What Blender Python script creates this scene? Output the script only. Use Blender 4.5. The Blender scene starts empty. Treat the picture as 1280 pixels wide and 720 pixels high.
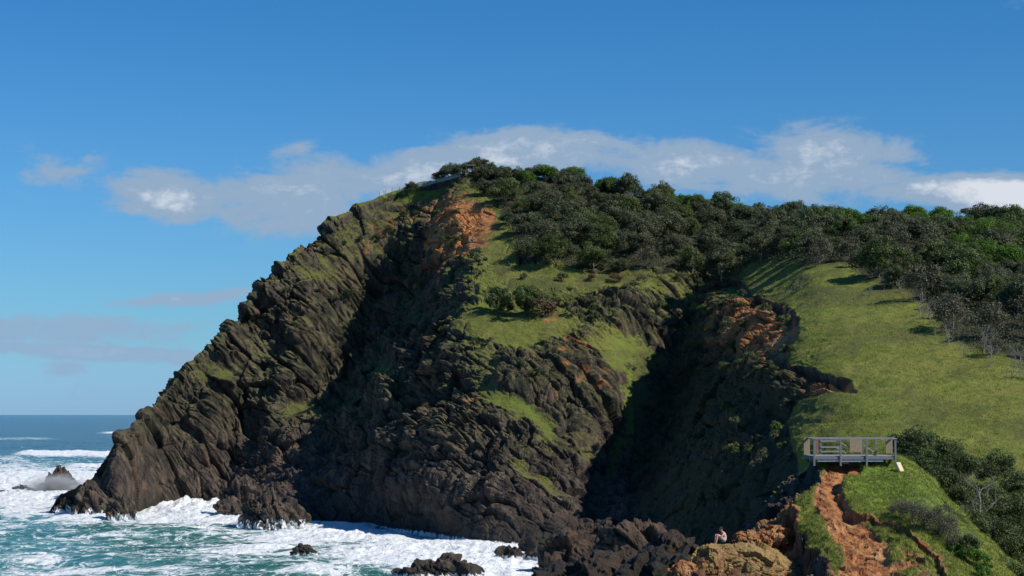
import bpy, math, random, time
import numpy as np
random.seed(7); rng = np.random.default_rng(7)
T0 = time.time()
scene = bpy.context.scene
COL = scene.collection
F = 2489.0; TH = math.atan(158.0/F); CZ = 24.0
cT, sT = math.cos(TH), math.sin(TH)

# ------------------------------------------------------------------ projection helpers (placing things at real distances)
def ray(px, py):
    x = (np.asarray(px, float)-640)/F; y = (360-np.asarray(py, float))/F
    Y = cT - y*sT; Z = sT + y*cT
    return x/Y, Z/Y
def W(px, py, D):
    a, b = ray(px, py)
    D = np.asarray(D, float)
    return np.stack([a*D, D+0*a, CZ+b*D], -1)
def proj(P):
    X, Y, Z = P[..., 0], P[..., 1], P[..., 2]-CZ
    d = Y*cT + Z*sT; v = -Y*sT + Z*cT
    return 640+F*X/d, 360-F*v/d, d
def sea_D(py):
    a, b = ray(640, py)
    return float(-CZ/b)

# ------------------------------------------------------------------ noise
def _h(ix, iy, iz, s):
    n = (ix.astype(np.int64)*374761393 + iy.astype(np.int64)*668265263 + iz.astype(np.int64)*2147483647 + s*974634777) & 0xffffffff
    n = ((n ^ (n >> 13))*1274126177) & 0xffffffff
    n = ((n ^ (n >> 16))*2246822519) & 0xffffffff
    n = (n ^ (n >> 15))
    return n
def _r(n, k=0):
    return (((n >> (k*8)) & 0xffff).astype(np.float32))/65535.0
def perlin(P, s=0):
    P = P.astype(np.float32)
    I = np.floor(P); f = P-I; I = I.astype(np.int64)
    w = f*f*f*(f*(f*6-15)+10)
    out = np.zeros(P.shape[:-1], np.float32)
    for dx in (0, 1):
        wx = w[..., 0] if dx else 1-w[..., 0]
        for dy in (0, 1):
            wy = w[..., 1] if dy else 1-w[..., 1]
            for dz in (0, 1):
                wz = w[..., 2] if dz else 1-w[..., 2]
                n = _h(I[..., 0]+dx, I[..., 1]+dy, I[..., 2]+dz, s)
                g = (_r(n, 0)*2-1)*(f[..., 0]-dx)+(_r(n, 1)*2-1)*(f[..., 1]-dy)+(_r(n, 2)*2-1)*(f[..., 2]-dz)
                out += wx*wy*wz*g
    return out*1.6
def fbm(P, o=4, s=0, lac=2.03, gain=.5):
    a = 1.; t = 0; o_ = np.zeros(P.shape[:-1], np.float32)
    for i in range(o):
        o_ += a*perlin(P*(lac**i)+17.3*i, s+i); t += a; a *= gain
    return o_/t
def ridged(P, o=4, s=0, gain=.5):
    a = 1.; t = 0; o_ = np.zeros(P.shape[:-1], np.float32)
    for i in range(o):
        o_ += a*(1-2*np.abs(perlin(P*(2.07**i)+9.1*i, s+i))); t += a; a *= gain
    return o_/t
def facet(P, s=0, tilt=1.2):
    """blocky rock: per cell a random height and a random tilt; also crack depth"""
    P = P.astype(np.float32)
    I = np.floor(P-.5).astype(np.int64)
    best = np.full(P.shape[:-1], 9., np.float32); sec = best.copy(); val = np.zeros_like(best)
    for dx in (0, 1):
        for dy in (0, 1):
            for dz in (0, 1):
                n = _h(I[..., 0]+dx, I[..., 1]+dy, I[..., 2]+dz, s)
                n2 = (n*2654435761+12345) & 0xffffffff
                cx = P[..., 0]-(I[..., 0]+dx+.15+.7*_r(n, 0))
                cy = P[..., 1]-(I[..., 1]+dy+.15+.7*_r(n, 1))
                cz = P[..., 2]-(I[..., 2]+dz+.15+.7*_r(n, 2))
                d = cx*cx+cy*cy+cz*cz
                h = (_r(n2, 2)-.5)+tilt*(cx*(_r(n2, 0)-.5)+cy*(_r(n2, 1)-.5)+cz*(_r(n, 1)-.5))
                m = d < best
                sec = np.where(m, best, np.minimum(sec, d))
                val = np.where(m, h, val); best = np.where(m, d, best)
    e = np.sqrt(sec)-np.sqrt(best)
    return val, e
def sst(a, b, x):
    t = np.clip((x-a)/(b-a), 0, 1); return t*t*(3-2*t)
STR_A = np.array([.52, .10, -.85]); STR_A = STR_A/np.linalg.norm(STR_A)
STR_B = np.array([.80, .33, .50]); STR_B = STR_B-STR_A*(STR_A@STR_B); STR_B /= np.linalg.norm(STR_B)
STR_C = np.cross(STR_A, STR_B)
def strat(P, la, lb, lc):
    return np.stack([P@STR_A/la, P@STR_B/lb, P@STR_C/lc], -1)

# ------------------------------------------------------------------ object helpers
def put(o, parent=None):
    COL.objects.link(o)
    if parent is not None: o.parent = parent
    return o
def tag(o, label=None, cat=None, group=None, kind=None):
    if label: o['label'] = label
    if cat: o['category'] = cat
    if group: o['group'] = group
    if kind: o['kind'] = kind
    return o
def empty(name, loc, rz=0):
    o = bpy.data.objects.new(name, None); o.location = loc; o.rotation_euler = (0, 0, rz); o.empty_display_size = .2
    return put(o)
def npmesh(name, V, Fq, mats=(), attrs=None, smooth=False):
    me = bpy.data.meshes.new(name)
    V = np.ascontiguousarray(V, np.float32).reshape(-1, 3); Fq = np.ascontiguousarray(Fq, np.int32)
    k = Fq.shape[1]; n = len(Fq)
    me.vertices.add(len(V)); me.vertices.foreach_set('co', V.ravel())
    me.loops.add(n*k); me.loops.foreach_set('vertex_index', Fq.ravel())
    me.polygons.add(n); me.polygons.foreach_set('loop_start', np.arange(0, n*k, k, dtype=np.int32))
    try: me.polygons.foreach_set('loop_total', np.full(n, k, np.int32))
    except Exception: pass
    me.polygons.foreach_set('use_smooth', np.full(n, smooth, bool))
    if attrs:
        for kk, a in attrs.items():
            at = me.attributes.new(kk, 'FLOAT', 'POINT'); at.data.foreach_set('value', np.ascontiguousarray(a, np.float32).ravel())
    for m in mats: me.materials.append(m)
    me.update(calc_edges=True)
    return me
def gridfaces(nr, nc):
    i = np.arange(nr-1)[:, None]*nc+np.arange(nc-1)[None, :]
    i = i.ravel()
    return np.stack([i, i+1, i+nc+1, i+nc], -1)

# ------------------------------------------------------------------ materials
def newmat(name):
    m = bpy.data.materials.new(name); m.use_nodes = True
    nt = m.node_tree; b = nt.nodes['Principled BSDF']
    return m, nt, b
class NT:
    def __init__(s, nt): s.t = nt; s.n = nt.nodes; s.l = nt.links
    def node(s, ty, **kw):
        n = s.n.new(ty)
        for k, v in kw.items(): setattr(n, k, v)
        return n
    def con(s, sock, v):
        if v is None: return
        if hasattr(v, 'is_linked') or isinstance(v, bpy.types.NodeSocket): s.l.new(v, sock)
        else:
            try: sock.default_value = v
            except Exception:
                sock.default_value = (*v, 1)
    def math(s, op, a, b=None, c=None, clamp=False):
        n = s.node('ShaderNodeMath', operation=op, use_clamp=clamp)
        s.con(n.inputs[0], a)
        if b is not None: s.con(n.inputs[1], b)
        if c is not None: s.con(n.inputs[2], c)
        return n.outputs[0]
    def mix(s, f, a, b, bt='MIX'):
        n = s.node('ShaderNodeMix', data_type='RGBA', blend_type=bt)
        s.con(n.inputs[0], f)
        s.con(n.inputs[6], a if not isinstance(a, tuple) else (*a, 1)[:4])
        s.con(n.inputs[7], b if not isinstance(b, tuple) else (*b, 1)[:4])
        return n.outputs[2]
    def noise(s, vec, scale, det=6, rough=.55, dist=0, w=None):
        n = s.node('ShaderNodeTexNoise'); 
        if vec is not None: s.l.new(vec, n.inputs['Vector'])
        n.inputs['Scale'].default_value = scale; n.inputs['Detail'].default_value = det
        n.inputs['Roughness'].default_value = rough; n.inputs['Distortion'].default_value = dist
        return n.outputs['Fac']
    def ramp(s, v, a, b, c=0., d=1.):
        n = s.node('ShaderNodeMapRange', interpolation_type='SMOOTHSTEP')
        s.con(n.inputs[0], v)
        n.inputs[1].default_value = a; n.inputs[2].default_value = b; n.inputs[3].default_value = c; n.inputs[4].default_value = d
        return n.outputs[0]
    def attr(s, name):
        return s.node('ShaderNodeAttribute', attribute_name=name).outputs['Fac']
    def mapping(s, vec, sc=(1, 1, 1), rot=(0, 0, 0), loc=(0, 0, 0)):
        n = s.node('ShaderNodeMapping'); s.l.new(vec, n.inputs[0])
        n.inputs['Location'].default_value = loc; n.inputs['Rotation'].default_value = rot; n.inputs['Scale'].default_value = sc
        return n.outputs[0]
    def bump(s, h, st, dist):
        n = s.node('ShaderNodeBump'); s.l.new(h, n.inputs['Height'])
        n.inputs['Strength'].default_value = st; n.inputs['Distance'].default_value = dist
        return n.outputs[0]

def terrain_mat(name, sc=1.0, dry=False):
    m, nt, b = newmat(name); k = NT(nt)
    pos = k.node('ShaderNodeTexCoord').outputs['Object']
    g, soil, wet, foam, litter_shade = (k.attr(a) for a in ('grass', 'soil', 'wet', 'foam', 'litter_shade'))
    st = k.mapping(pos, (1.4, 1., .42), (0, math.radians(30), 0))
    n1 = k.noise(st, .12*sc, 5, .6); n2 = k.noise(st, .55*sc, 6, .65); n3 = k.noise(pos, 2.2*sc, 5, .7); n4 = k.noise(pos, .05*sc, 4, .6)
    rock = k.mix(k.ramp(n2, .35, .66), (.038, .033, .030), (.122, .098, .078))
    rock = k.mix(k.ramp(n1, .52, .68, 0, .8), rock, (.120, .080, .062))
    rock = k.mix(k.ramp(n3, .56, .74, 0, .55), rock, (.21, .17, .135))
    rock = k.mix(k.math('MULTIPLY', k.math('MULTIPLY', k.ramp(n4, .34, .50), k.ramp(n3, .42, .54, 0, .85)), k.attr('growth')), rock, (.092, .108, .032))   # lichen and low growth
    vo = k.node('ShaderNodeTexVoronoi'); k.l.new(k.mapping(st, (1, 1.1, .8)), vo.inputs['Vector']); vo.inputs['Scale'].default_value = .42*sc
    vs = k.node('ShaderNodeSeparateColor'); k.l.new(vo.outputs['Color'], vs.inputs[0])
    rock = k.mix(1.0, rock, k.mix(vs.outputs[0], (.50, .51, .55), (1.22, 1.14, 1.05)), 'MULTIPLY')
    rock = k.mix(wet, rock, (.028, .024, .018))  # sea-wet rock; also the shade painted on the shore boulders
    sl = k.mix(k.ramp(n2, .35, .62), (.27, .088, .032), (.50, .225, .075))
    sl = k.mix(k.ramp(n3, .45, .7, 0, .7), sl, (.15, .062, .040))
    sl = k.mix(k.ramp(n1, .48, .66, 0, .8), sl, (.52, .28, .12))
    base = k.mix(soil, rock, sl)
    gr = k.mix(k.ramp(n3, .3, .7), (.124, .154, .020), (.174, .198, .028))
    gr = k.mix(k.ramp(k.noise(pos, .075*sc, 6, .65), .42, .60), gr, (.188, .192, .036))
    gr = k.mix(k.ramp(k.noise(pos, .33*sc, 4, .6), .52, .66, 0, .6), gr, (.070, .115, .014))
    gr = k.mix(k.attr('dull'), gr, k.mix(n3, (.058, .066, .018), (.135, .130, .042)))
    if dry: gr = k.mix(k.ramp(n3, .3, .7), (.235, .150, .052), (.36, .245, .100))
    gr = k.mix(k.attr('lush'), gr, k.mix(n3, (.10, .175, .017), (.175, .25, .030)))
    gr = k.mix(k.ramp(k.noise(pos, .9*sc, 5, .7), .6, .72, 0, .55), gr, (.10, .095, .040))
    gf = k.ramp(k.math('ADD', g, k.math('MULTIPLY', k.math('SUBTRACT', k.noise(pos, 1.1*sc, 6, .75), .5), 1.9)), .40, .62)
    base = k.mix(gf, base, gr)
    base = k.mix(litter_shade, base, k.mix(n3, (.026, .030, .014), (.062, .060, .030)))  # woodland litter and scrub; also the gully's shade put into the colour
    ff = k.ramp(k.math('ADD', foam, k.math('MULTIPLY', k.math('SUBTRACT', k.noise(k.mapping(pos, (2.5, 2.5, .35)), .5, 5, .6), .5), 1.6)), .62, .78)
    base = k.mix(ff, base, (.75, .79, .82))
    k.l.new(base, b.inputs['Base Color'])
    rg = k.math('SUBTRACT', .92, k.math('MULTIPLY', wet, .45)); k.l.new(rg, b.inputs['Roughness'])
    b.inputs['Specular IOR Level'].default_value = .3
    h = k.math('ADD', k.math('ADD', k.math('MULTIPLY', n2, .7), k.math('MULTIPLY', vs.outputs[1], .45)), k.math('MULTIPLY', n3, .5))
    h = k.math('ADD', h, k.math('MULTIPLY', k.noise(pos, 7*sc, 3, .7), .22))
    k.l.new(k.bump(h, .8, .9/sc), b.inputs['Normal'])
    return m

def simple(name, c, c2=None, rough=.7, scale=6, bump=0, metal=0, stretch=(1, 1, 1)):
    m, nt, b = newmat(name); k = NT(nt)
    pos = k.mapping(k.node('ShaderNodeTexCoord').outputs['Object'], stretch)
    n = k.noise(pos, scale, 5, .6)
    k.l.new(k.mix(k.ramp(n, .35, .68), c, c2 or tuple(x*.7 for x in c)), b.inputs['Base Color'])
    b.inputs['Roughness'].default_value = rough; b.inputs['Metallic'].default_value = metal
    if bump: k.l.new(k.bump(n, .6, bump), b.inputs['Normal'])
    return m
def leaf_mat(name, c1, c2, c3, trans=.25):
    m, nt, b = newmat(name); k = NT(nt)
    t = k.attr('tint')
    rnd = k.node('ShaderNodeObjectInfo').outputs['Random']
    c = k.mix(k.ramp(t, .15, .85), c1, c2)
    c = k.mix(k.ramp(rnd, .2, 1.0, 0, .75), c, c3)
    k.l.new(c, b.inputs['Base Color']); b.inputs['Roughness'].default_value = .6
    b.inputs['Specular IOR Level'].default_value = .3
    tr = k.node('ShaderNodeBsdfTranslucent'); k.l.new(k.mix(.5, c, (.12, .2, .02)), tr.inputs['Color'])
    ms = k.node('ShaderNodeMixShader'); ms.inputs[0].default_value = trans
    k.l.new(b.outputs[0], ms.inputs[1]); k.l.new(tr.outputs[0], ms.inputs[2])
    k.l.new(ms.outputs[0], nt.nodes['Material Output'].inputs['Surface'])
    return m

M_HEAD = terrain_mat('cliff_rock_and_grass', 1.0)
M_SPUR = terrain_mat('spur_soil_and_grass', 2.6)
M_DARK = leaf_mat('dark_foliage', (.046, .060, .032), (.130, .148, .082), (.105, .105, .065), .32)
M_MID = leaf_mat('mid_foliage', (.044, .070, .022), (.125, .155, .052), (.085, .115, .035), .32)
M_LUSH = leaf_mat('bright_foliage', (.034, .085, .010), (.105, .210, .024), (.07, .15, .016), .35)
M_DRY = leaf_mat('dry_twiggy_foliage', (.058, .054, .036), (.125, .112, .072), (.085, .085, .050), .1)
M_RED = leaf_mat('reddish_dry_foliage', (.075, .042, .028), (.150, .085, .055), (.11, .07, .04), .1)
M_BARK = simple('grey_bark', (.13, .11, .09), (.24, .21, .18), .9, 3)
M_BUSH = leaf_mat('coastal_bush_foliage', (.034, .052, .018), (.105, .130, .045), (.075, .10, .032))

# ------------------------------------------------------------------ the lattice surface (columns of measured points, lofted)
def resample(col, n):
    c = np.array(col, float)
    a = np.stack([c[:, 0], c[:, 1], c[:, 2]], -1)
    s = np.r_[0, np.cumsum(np.hypot(np.diff(c[:, 0])*.3, np.diff(c[:, 1]))+.15*np.abs(np.diff(c[:, 2])))]
    t = np.linspace(0, s[-1], n)
    return np.stack([np.interp(t, s, a[:, j]) for j in range(3)], -1)
def catmull(A, t):
    """A (k,...) sampled at float t, Catmull-Rom, clamped tangents"""
    k = len(A); i = np.clip(np.floor(t).astype(int), 0, k-2); f = (t-i)
    f = f.reshape((-1,)+(1,)*(A.ndim-1))
    p0 = A[np.clip(i-1, 0, k-1)]; p1 = A[i]; p2 = A[i+1]; p3 = A[np.clip(i+2, 0, k-1)]
    m1 = (p2-p0)*.42; m2 = (p3-p1)*.42
    return (2*f**3-3*f**2+1)*p1+(f**3-2*f**2+f)*m1+(-2*f**3+3*f**2)*p2+(f**3-f**2)*m2

def wl(px, py): return (px, py, sea_D(py))
HC = [
 [wl(75, 642), (75, 622, 484)],
 [wl(112, 645), (112, 625, 474), (116, 601, 478)],
 [wl(150, 647), (148, 612, 464), (148, 578, 469), (150, 546, 476)],
 [wl(178, 642), (178, 600, 487), (180, 560, 492), (183, 519, 500)],
 [wl(215, 640), (215, 570, 497), (218, 520, 505), (230, 466, 514)],
 [wl(255, 640), (255, 560, 500), (262, 500, 508), (283, 421, 520)],
 [wl(290, 643), (300, 580, 502), (305, 500, 512), (318, 440, 518), (332, 357, 530)],
 [wl(325, 650), (330, 622, 460), (345, 585, 482), (355, 520, 502), (370, 440, 514), (375, 380, 524), (390, 303, 535)],
 [wl(350, 656), (355, 625, 448), (385, 570, 480), (405, 500, 508), (420, 430, 522), (428, 350, 530), (443, 262, 540)],
 [wl(400, 656), (405, 610, 448), (425, 560, 470), (440, 500, 500), (460, 430, 528), (482, 340, 534), (500, 280, 538), (510, 236, 544)],
 [wl(450, 658), (455, 600, 430), (470, 540, 442), (484, 480, 468), (505, 420, 508), (525, 350, 522), (538, 290, 526), (548, 227, 542)],
 [wl(500, 664), (500, 600, 410), (515, 530, 430), (530, 460, 454), (545, 400, 478), (560, 340, 500), (570, 280, 510), (577, 218, 536)],
 [wl(560, 672), (555, 600, 394), (560, 530, 410), (566, 460, 426), (574, 410, 442), (586, 370, 460), (604, 310, 490), (610, 260, 512), (612, 214, 537)],
 [wl(610, 680), (615, 600, 388), (620, 520, 404), (625, 450, 421), (637, 405, 438), (650, 360, 462), (660, 300, 488), (665, 250, 510), (670, 214, 534)],
 [wl(655, 682), (665, 600, 386), (680, 520, 405), (690, 450, 424), (700, 405, 438), (710, 350, 463), (720, 300, 486), (730, 224, 530)],
 [wl(700, 684), (720, 600, 390), (740, 520, 411), (755, 450, 430), (765, 400, 444), (775, 360, 460), (785, 300, 485), (790, 236, 524)],
 [wl(738, 684), (762, 600, 402), (788, 520, 422), (808, 450, 440), (818, 400, 452), (828, 350, 464), (836, 300, 484), (845, 249, 517)],
 [wl(775, 692), (800, 620, 388), (830, 550, 412), (852, 480, 432), (868, 420, 448), (878, 370, 462), (886, 310, 482), (890, 260, 512)],
 [wl(815, 702), (842, 640, 340), (880, 560, 352), (908, 490, 366), (918, 430, 386), (922, 385, 412), (930, 342, 442), (936, 300, 470), (940, 265, 506)],
 [wl(860, 712), (885, 650, 312), (930, 580, 310), (970, 510, 318), (982, 460, 332), (980, 400, 362), (978, 350, 408), (985, 300, 450), (995, 267, 500)],
 [wl(930, 722), (965, 640, 282), (1005, 560, 285), (1030, 500, 298), (1035, 465, 312), (1025, 400, 348), (1020, 345, 388), (1038, 300, 434), (1050, 272, 492)],
 [wl(1010, 730), (1050, 640, 262), (1080, 560, 272), (1090, 500, 290), (1095, 450, 312), (1095, 400, 338), (1100, 345, 380), (1105, 300, 428), (1110, 277, 485)],
 [wl(1100, 738), (1150, 640, 252), (1160, 560, 266), (1165, 500, 288), (1170, 450, 308), (1172, 400, 334), (1176, 350, 372), (1180, 310, 418), (1185, 280, 478)],
 [wl(1200, 745), (1240, 640, 246), (1250, 560, 262), (1255, 500, 284), (1260, 450, 305), (1264, 400, 332), (1268, 350, 368), (1270, 310, 412), (1275, 284, 470)],
 [wl(1320, 750), (1350, 640, 240), (1370, 560, 258), (1380, 500, 280), (1385, 440, 305), (1390, 380, 342), (1400, 330, 392), (1410, 292, 462)],
 [wl(1480, 755), (1520, 640, 236), (1540, 560, 254), (1560, 500, 276), (1570, 440, 300), (1580, 380, 338), (1590, 340, 392), (1600, 305, 456)],
]
NL = 40
lat = np.stack([resample(c, NL) for c in HC])                     # (cols, NL, 3) px,py,D
lat[..., 1] += 9*sst(585, 640, lat[..., 0])*sst(330, 250, lat[..., 1])
LP = W(lat[..., 0], lat[..., 1], lat[..., 2])                      # world
foot = LP[:, 0] + np.array([0, -7., -6.]); foot2 = foot+np.array([0, -40., -8.])
crest = LP[:, -1]
nC = len(HC)
ch = crest[:, 2:3]
b1 = crest+np.concatenate([np.zeros((nC, 1)), np.full((nC, 1), 12.), -ch*.03], 1)
b2 = crest+np.concatenate([np.zeros((nC, 1)), np.full((nC, 1), 45.), -ch*.22], 1)
b3 = crest+np.concatenate([np.zeros((nC, 1)), np.full((nC, 1), 130.), -ch-8], 1)
LP = np.concatenate([foot2[:, None], foot[:, None], LP, b1[:, None], b2[:, None], b3[:, None]], 1)
# the left end runs down into the sea
endc = LP[0].copy(); endc[:, 0] -= 7; endc[:, 2] = np.minimum(endc[:, 2], -5)
end2 = endc.copy(); end2[:, 0] -= 20; end2[:, 2] -= 6
LP = np.concatenate([end2[None], endc[None], LP], 0)
HPX = 1.25
colpx = np.r_[20, 50, lat[:, :, 0].mean(1)]
def build_sheet(LP, tcol, trow):
    A = catmull(LP, tcol)                       # (nu, rows, 3)
    B = catmull(np.swapaxes(A, 0, 1), trow)     # (nv, nu, 3)
    return B
# sample columns evenly in width, rows evenly in seen length
segd = np.linalg.norm(np.diff(LP[:, 2:-3], axis=0), axis=2)                 # true distance between neighbouring columns
segn = np.percentile(segd, 70, axis=1)*(F/430.)/2.1
spx = np.abs(np.diff(colpx))/HPX
spx[colpx[1:] > 1300] = 12; segn[colpx[1:] > 1300] = 12; segn[colpx[:-1] > 1030] *= .5
cnt = np.clip(np.maximum(segn, spx), 6, 110).astype(int)
tc = np.concatenate([i+np.arange(c_)/c_ for i, c_ in enumerate(cnt)]+[[len(colpx)-1]])
print('columns', cnt)
rows = LP.shape[1]
seg = np.full(rows-1, 18.0); seg[0] = 3; seg[1] = 8; seg[-1] = 14; seg[-2] = 10; seg[-3] = 20
tr = np.concatenate([i+np.arange(int(seg[i]))/int(seg[i]) for i in range(rows-1)]+[[rows-1]])
S = build_sheet(LP, tc, tr)
nv, nu = S.shape[:2]
def gnormals(S):
    du = np.gradient(S, axis=1); dv = np.gradient(S, axis=0)
    n = np.cross(du, dv); n /= np.linalg.norm(n, axis=-1, keepdims=True)+1e-9
    return n
N = gnormals(S)
if N[nv//2, nu//2, 1] > 0: N = -N
bpx, bpy_, bd = proj(S)

def blob(px, py, cx, cy, rx, ry, ang=0):
    a = math.radians(ang); x = px-cx; y = py-cy
    u = (x*math.cos(a)+y*math.sin(a))/rx; v = (-x*math.sin(a)+y*math.cos(a))/ry
    return np.clip(1.35-np.sqrt(u*u+v*v)*.85, 0, 1)
Pn = S
wx = fbm(Pn/14., 3, 50)*22; wy = fbm(Pn/14.+40, 3, 60)*22
qx, qy = bpx+wx, bpy_+wy
grass = np.zeros(S.shape[:2], np.float32)
for cx, cy, rx, ry, an, s in [
    (398, 335, 55, 40, -35, .62), (350, 415, 45, 28, -50, .35), (455, 300, 60, 45, 0, .66), (505, 243, 62, 11, -10, 1.0), (430, 270, 30, 25, 0, .6),
    (400, 400, 40, 60, 0, .42), (640, 402, 78, 30, 0, 1.1), (625, 295, 32, 55, 10, 1.0), (715, 352, 130, 24, 0, 1.0), (640, 345, 40, 30, 0, .8),
    (650, 515, 60, 16, 38, .95), (600, 455, 30, 20, 30, .6), (775, 440, 55, 26, 10, .85), (792, 500, 22, 70, 14, .85), (762, 570, 16, 36, 24, .7), (672, 600, 40, 10, 40, .8),
    (725, 560, 26, 12, 45, .6), (272, 462, 40, 18, 20, .75), (485, 470, 30, 18, 0, .7), (455, 500, 25, 16, 0, .6), (372, 515, 24, 14, 0, .75), (330, 440, 30, 25, 0, .5),
    (540, 400, 35, 20, -40, .5), (850, 380, 60, 40, 0, .5), (730, 430, 40, 30, 0, .45), (540, 340, 50, 60, 0, .35), (690, 250, 150, 30, 0, .8)]:
    grass = np.maximum(grass, s*blob(qx, qy, cx, cy, rx, ry, an))
# the grassy hill to the right of the eroded edge
ey = np.array([200, 335, 345, 372, 385, 400, 425, 440, 456, 470, 476, 490, 505, 530, 545, 600, 760])
ex = np.array([925, 925, 930, 945, 985, 1002, 1000, 990, 990, 1040, 1068, 1072, 1000, 985, 990, 1000, 1000])
edge = np.interp(qy, ey, ex)
hill = sst(-6, 6, bpx+wx*.35-np.interp(bpy_+wy*.35, ey, ex))
grass = np.maximum(grass, 1.15*hill)
soil = np.zeros_like(grass)
for cx, cy, rx, ry, an, s in [(946, 420, 58, 44, 0, .74), (1035, 486, 60, 14, 5, .9), (583, 290, 34, 32, 0, 1.7), (556, 322, 22, 34, 20, .5), (560, 248, 46, 10, -20, .55), (530, 262, 30, 22, 0, .35),
        (700, 432, 60, 14, 35, .36), (680, 395, 20, 14, 0, .55), (480, 290, 26, 18, -40, .3), (960, 500, 40, 30, 0, .45), (720, 470, 50, 14, 40, .3), (600, 510, 20, 26, 0, .35)]:
    soil = np.maximum(soil, s*blob(qx, qy, cx, cy, rx, ry, an))
FE_X = np.array([540, 585, 600, 625, 645, 660, 740, 840, 900, 925, 940, 1060, 1090, 1130, 1160, 1190, 1230, 1290, 1600])
FE_Y = np.array([222, 216, 235, 262, 296, 322, 340, 345, 350, 345, 328, 333, 350, 365, 385, 425, 440, 462, 480])
litter_shade = sst(8, -8, bpy_+wy*.4-np.interp(bpx, FE_X, FE_Y))*(bpx > 590)
# ---- displacement
n_low = fbm(Pn/30., 3, 3)
rockW = np.clip(1-np.maximum(grass*1.0, litter_shade), 0, 1)
rockW = sst(0, 1, rockW+.15*fbm(Pn/6., 2, 8))
hgt = S[..., 2]
tip = sst(0, 12, hgt+6)                                            # fade at the foot under water
dsp = np.zeros_like(grass)
wob = np.stack([fbm(Pn/20., 2, 70), fbm(Pn/20., 2, 75), fbm(Pn/20., 2, 79)], -1)
Q = Pn+wob*2.2
big = ridged(strat(Q, 46, 15, 22), 3, 11)
f1, e1 = facet(strat(Q, 30, 5.6, 10), 21, 1.7)
f2, e2 = facet(strat(Q, 11.5, 2.0, 3.8), 22, 2.0)
f3, e3 = facet(strat(Pn+wob, 4.6, .72, 1.5), 23, 1.8)
med = ridged(strat(Q, 20, 4.2, 9), 2, 31)
sml = ridged(strat(Pn, 3.2, 1.1, 1.8), 2, 37)
f4, e4 = facet(strat(Pn+wob, 8, .7, 1.6), 24, 1.4)
lines = ridged(strat(Pn+wob, 24, 1.1, 7), 2, 39)
rough_v = .6+.8*sst(-.3, .4, fbm(Pn/28., 2, 44))
rockd = big*3.4 + f1*2.7 + med*.9 + (f2*1.05 + f3*.45)*rough_v + f4*.30 + sml*.15 + lines*.32 - sst(.12, 0, e1)*1.1 - sst(.14, 0, e2)*.45-sst(.14, 0, e3)*.18
near_top = sst(60, 12, bpy_-np.interp(bpx, [300, 390, 443, 510, 575, 612, 1300], [357, 303, 262, 236, 218, 214, 214]))*sst(400, 470, bpx)
rockd = rockd*(1-.6*np.clip(soil, 0, 1))*(1-.75*near_top)
scale_small = np.clip(sst(-2, 30, hgt)*.6+.4, 0, 1)
terr = ridged(np.stack([Pn[..., 0]/30, Pn[..., 1]/60, Pn[..., 2]/1.6+fbm(Pn/9., 2, 45)*1.2], -1), 2, 46)
grassd = terr*.22+fbm(Pn/9., 3, 41)*.7 + ridged(Pn/3.2, 2, 43)*.16 + big*.5*(1-hill)
lipd = np.interp(bpy_+wy*.35, ey, ex)-(bpx+wx*.35)              # how far left of the turf edge
nearlip = sst(45, 8, lipd)*(bpx > 880)
rockd = np.where(nearlip > 0, rockd*(1-nearlip)+np.minimum(rockd, .0)*nearlip*.5, rockd)
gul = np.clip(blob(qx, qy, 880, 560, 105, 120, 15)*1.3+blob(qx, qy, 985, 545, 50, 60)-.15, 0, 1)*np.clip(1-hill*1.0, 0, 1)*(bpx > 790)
rockd = rockd*(1-.5*gul)*(1-.45*sst(280, 120, bpx))-1.2*sst(260, 120, bpx)
rockd = rockd+gul*(fbm(Pn/5., 4, 87)*1.6)
dsp = rockd*rockW*scale_small + grassd*(1-rockW)
# terraces and slumps in the eroded hill edge
dsp -= 1.6*sst(0, 18, lipd+3*perlin(Pn/2.2, 88))*sst(80, 18, lipd)*(bpy_ > 352)*(bpy_ < 545)*np.clip(1-hill, 0, 1)
lip2 = blob(bpx+wx*.4, bpy_+wy*.4, 1022, 481, 66, 10, 4)
dsp -= .8*lip2*(1+perlin(Pn/3, 89))
dsp *= np.clip((1560-bpx)/200, 0, 1)**.3
H = S + N*dsp[..., None]*np.where(tip[..., None] > 0, tip[..., None], 0)
# a little horizontal crest break-up keeps the skyline jagged
HN = gnormals(H)
if HN[nv//2, nu//2, 1] > 0: HN = -HN
nz = HN[..., 2]
nzs = nz.copy()
for _ in range(3):
    nzs[1:-1, 1:-1] = (nzs[1:-1, 1:-1]+nzs[:-2, 1:-1]+nzs[2:, 1:-1]+nzs[1:-1, :-2]+nzs[1:-1, 2:])/5
ga = grass*.95 + (nzs-.55)*.75*(1-hill) + fbm(Pn/2.2, 3, 90)*.42*(1-.6*hill)
ga += .34*sst(25, 60, hgt)*sst(.42, .75, nzs)*(1-.5*np.clip(soil, 0, 1))
ga = np.where(hgt < 8, ga*np.clip((hgt-3)/5, 0, 1), ga)
soil_a = np.clip((soil+fbm(Pn/3., 3, 95)*.6-.3)/.35, 0, 1)
ga = ga-soil_a*.75*(1-hill)
ga = np.where(ga < .9, np.maximum(ga, gul*(.45+fbm(Pn/4., 3, 93)*.9)), ga)
ga = np.clip(ga, 0, 1)*(1-.12*(1-hill)*(bpx < 560))
ga = np.where((hill < .5) & (ga > .5), ga-.30*sst(.0, .35, fbm(Pn/3.5, 3, 103)), ga)
ga = np.where(hill > .5, np.maximum(ga, 1.3*hill), ga)
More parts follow.
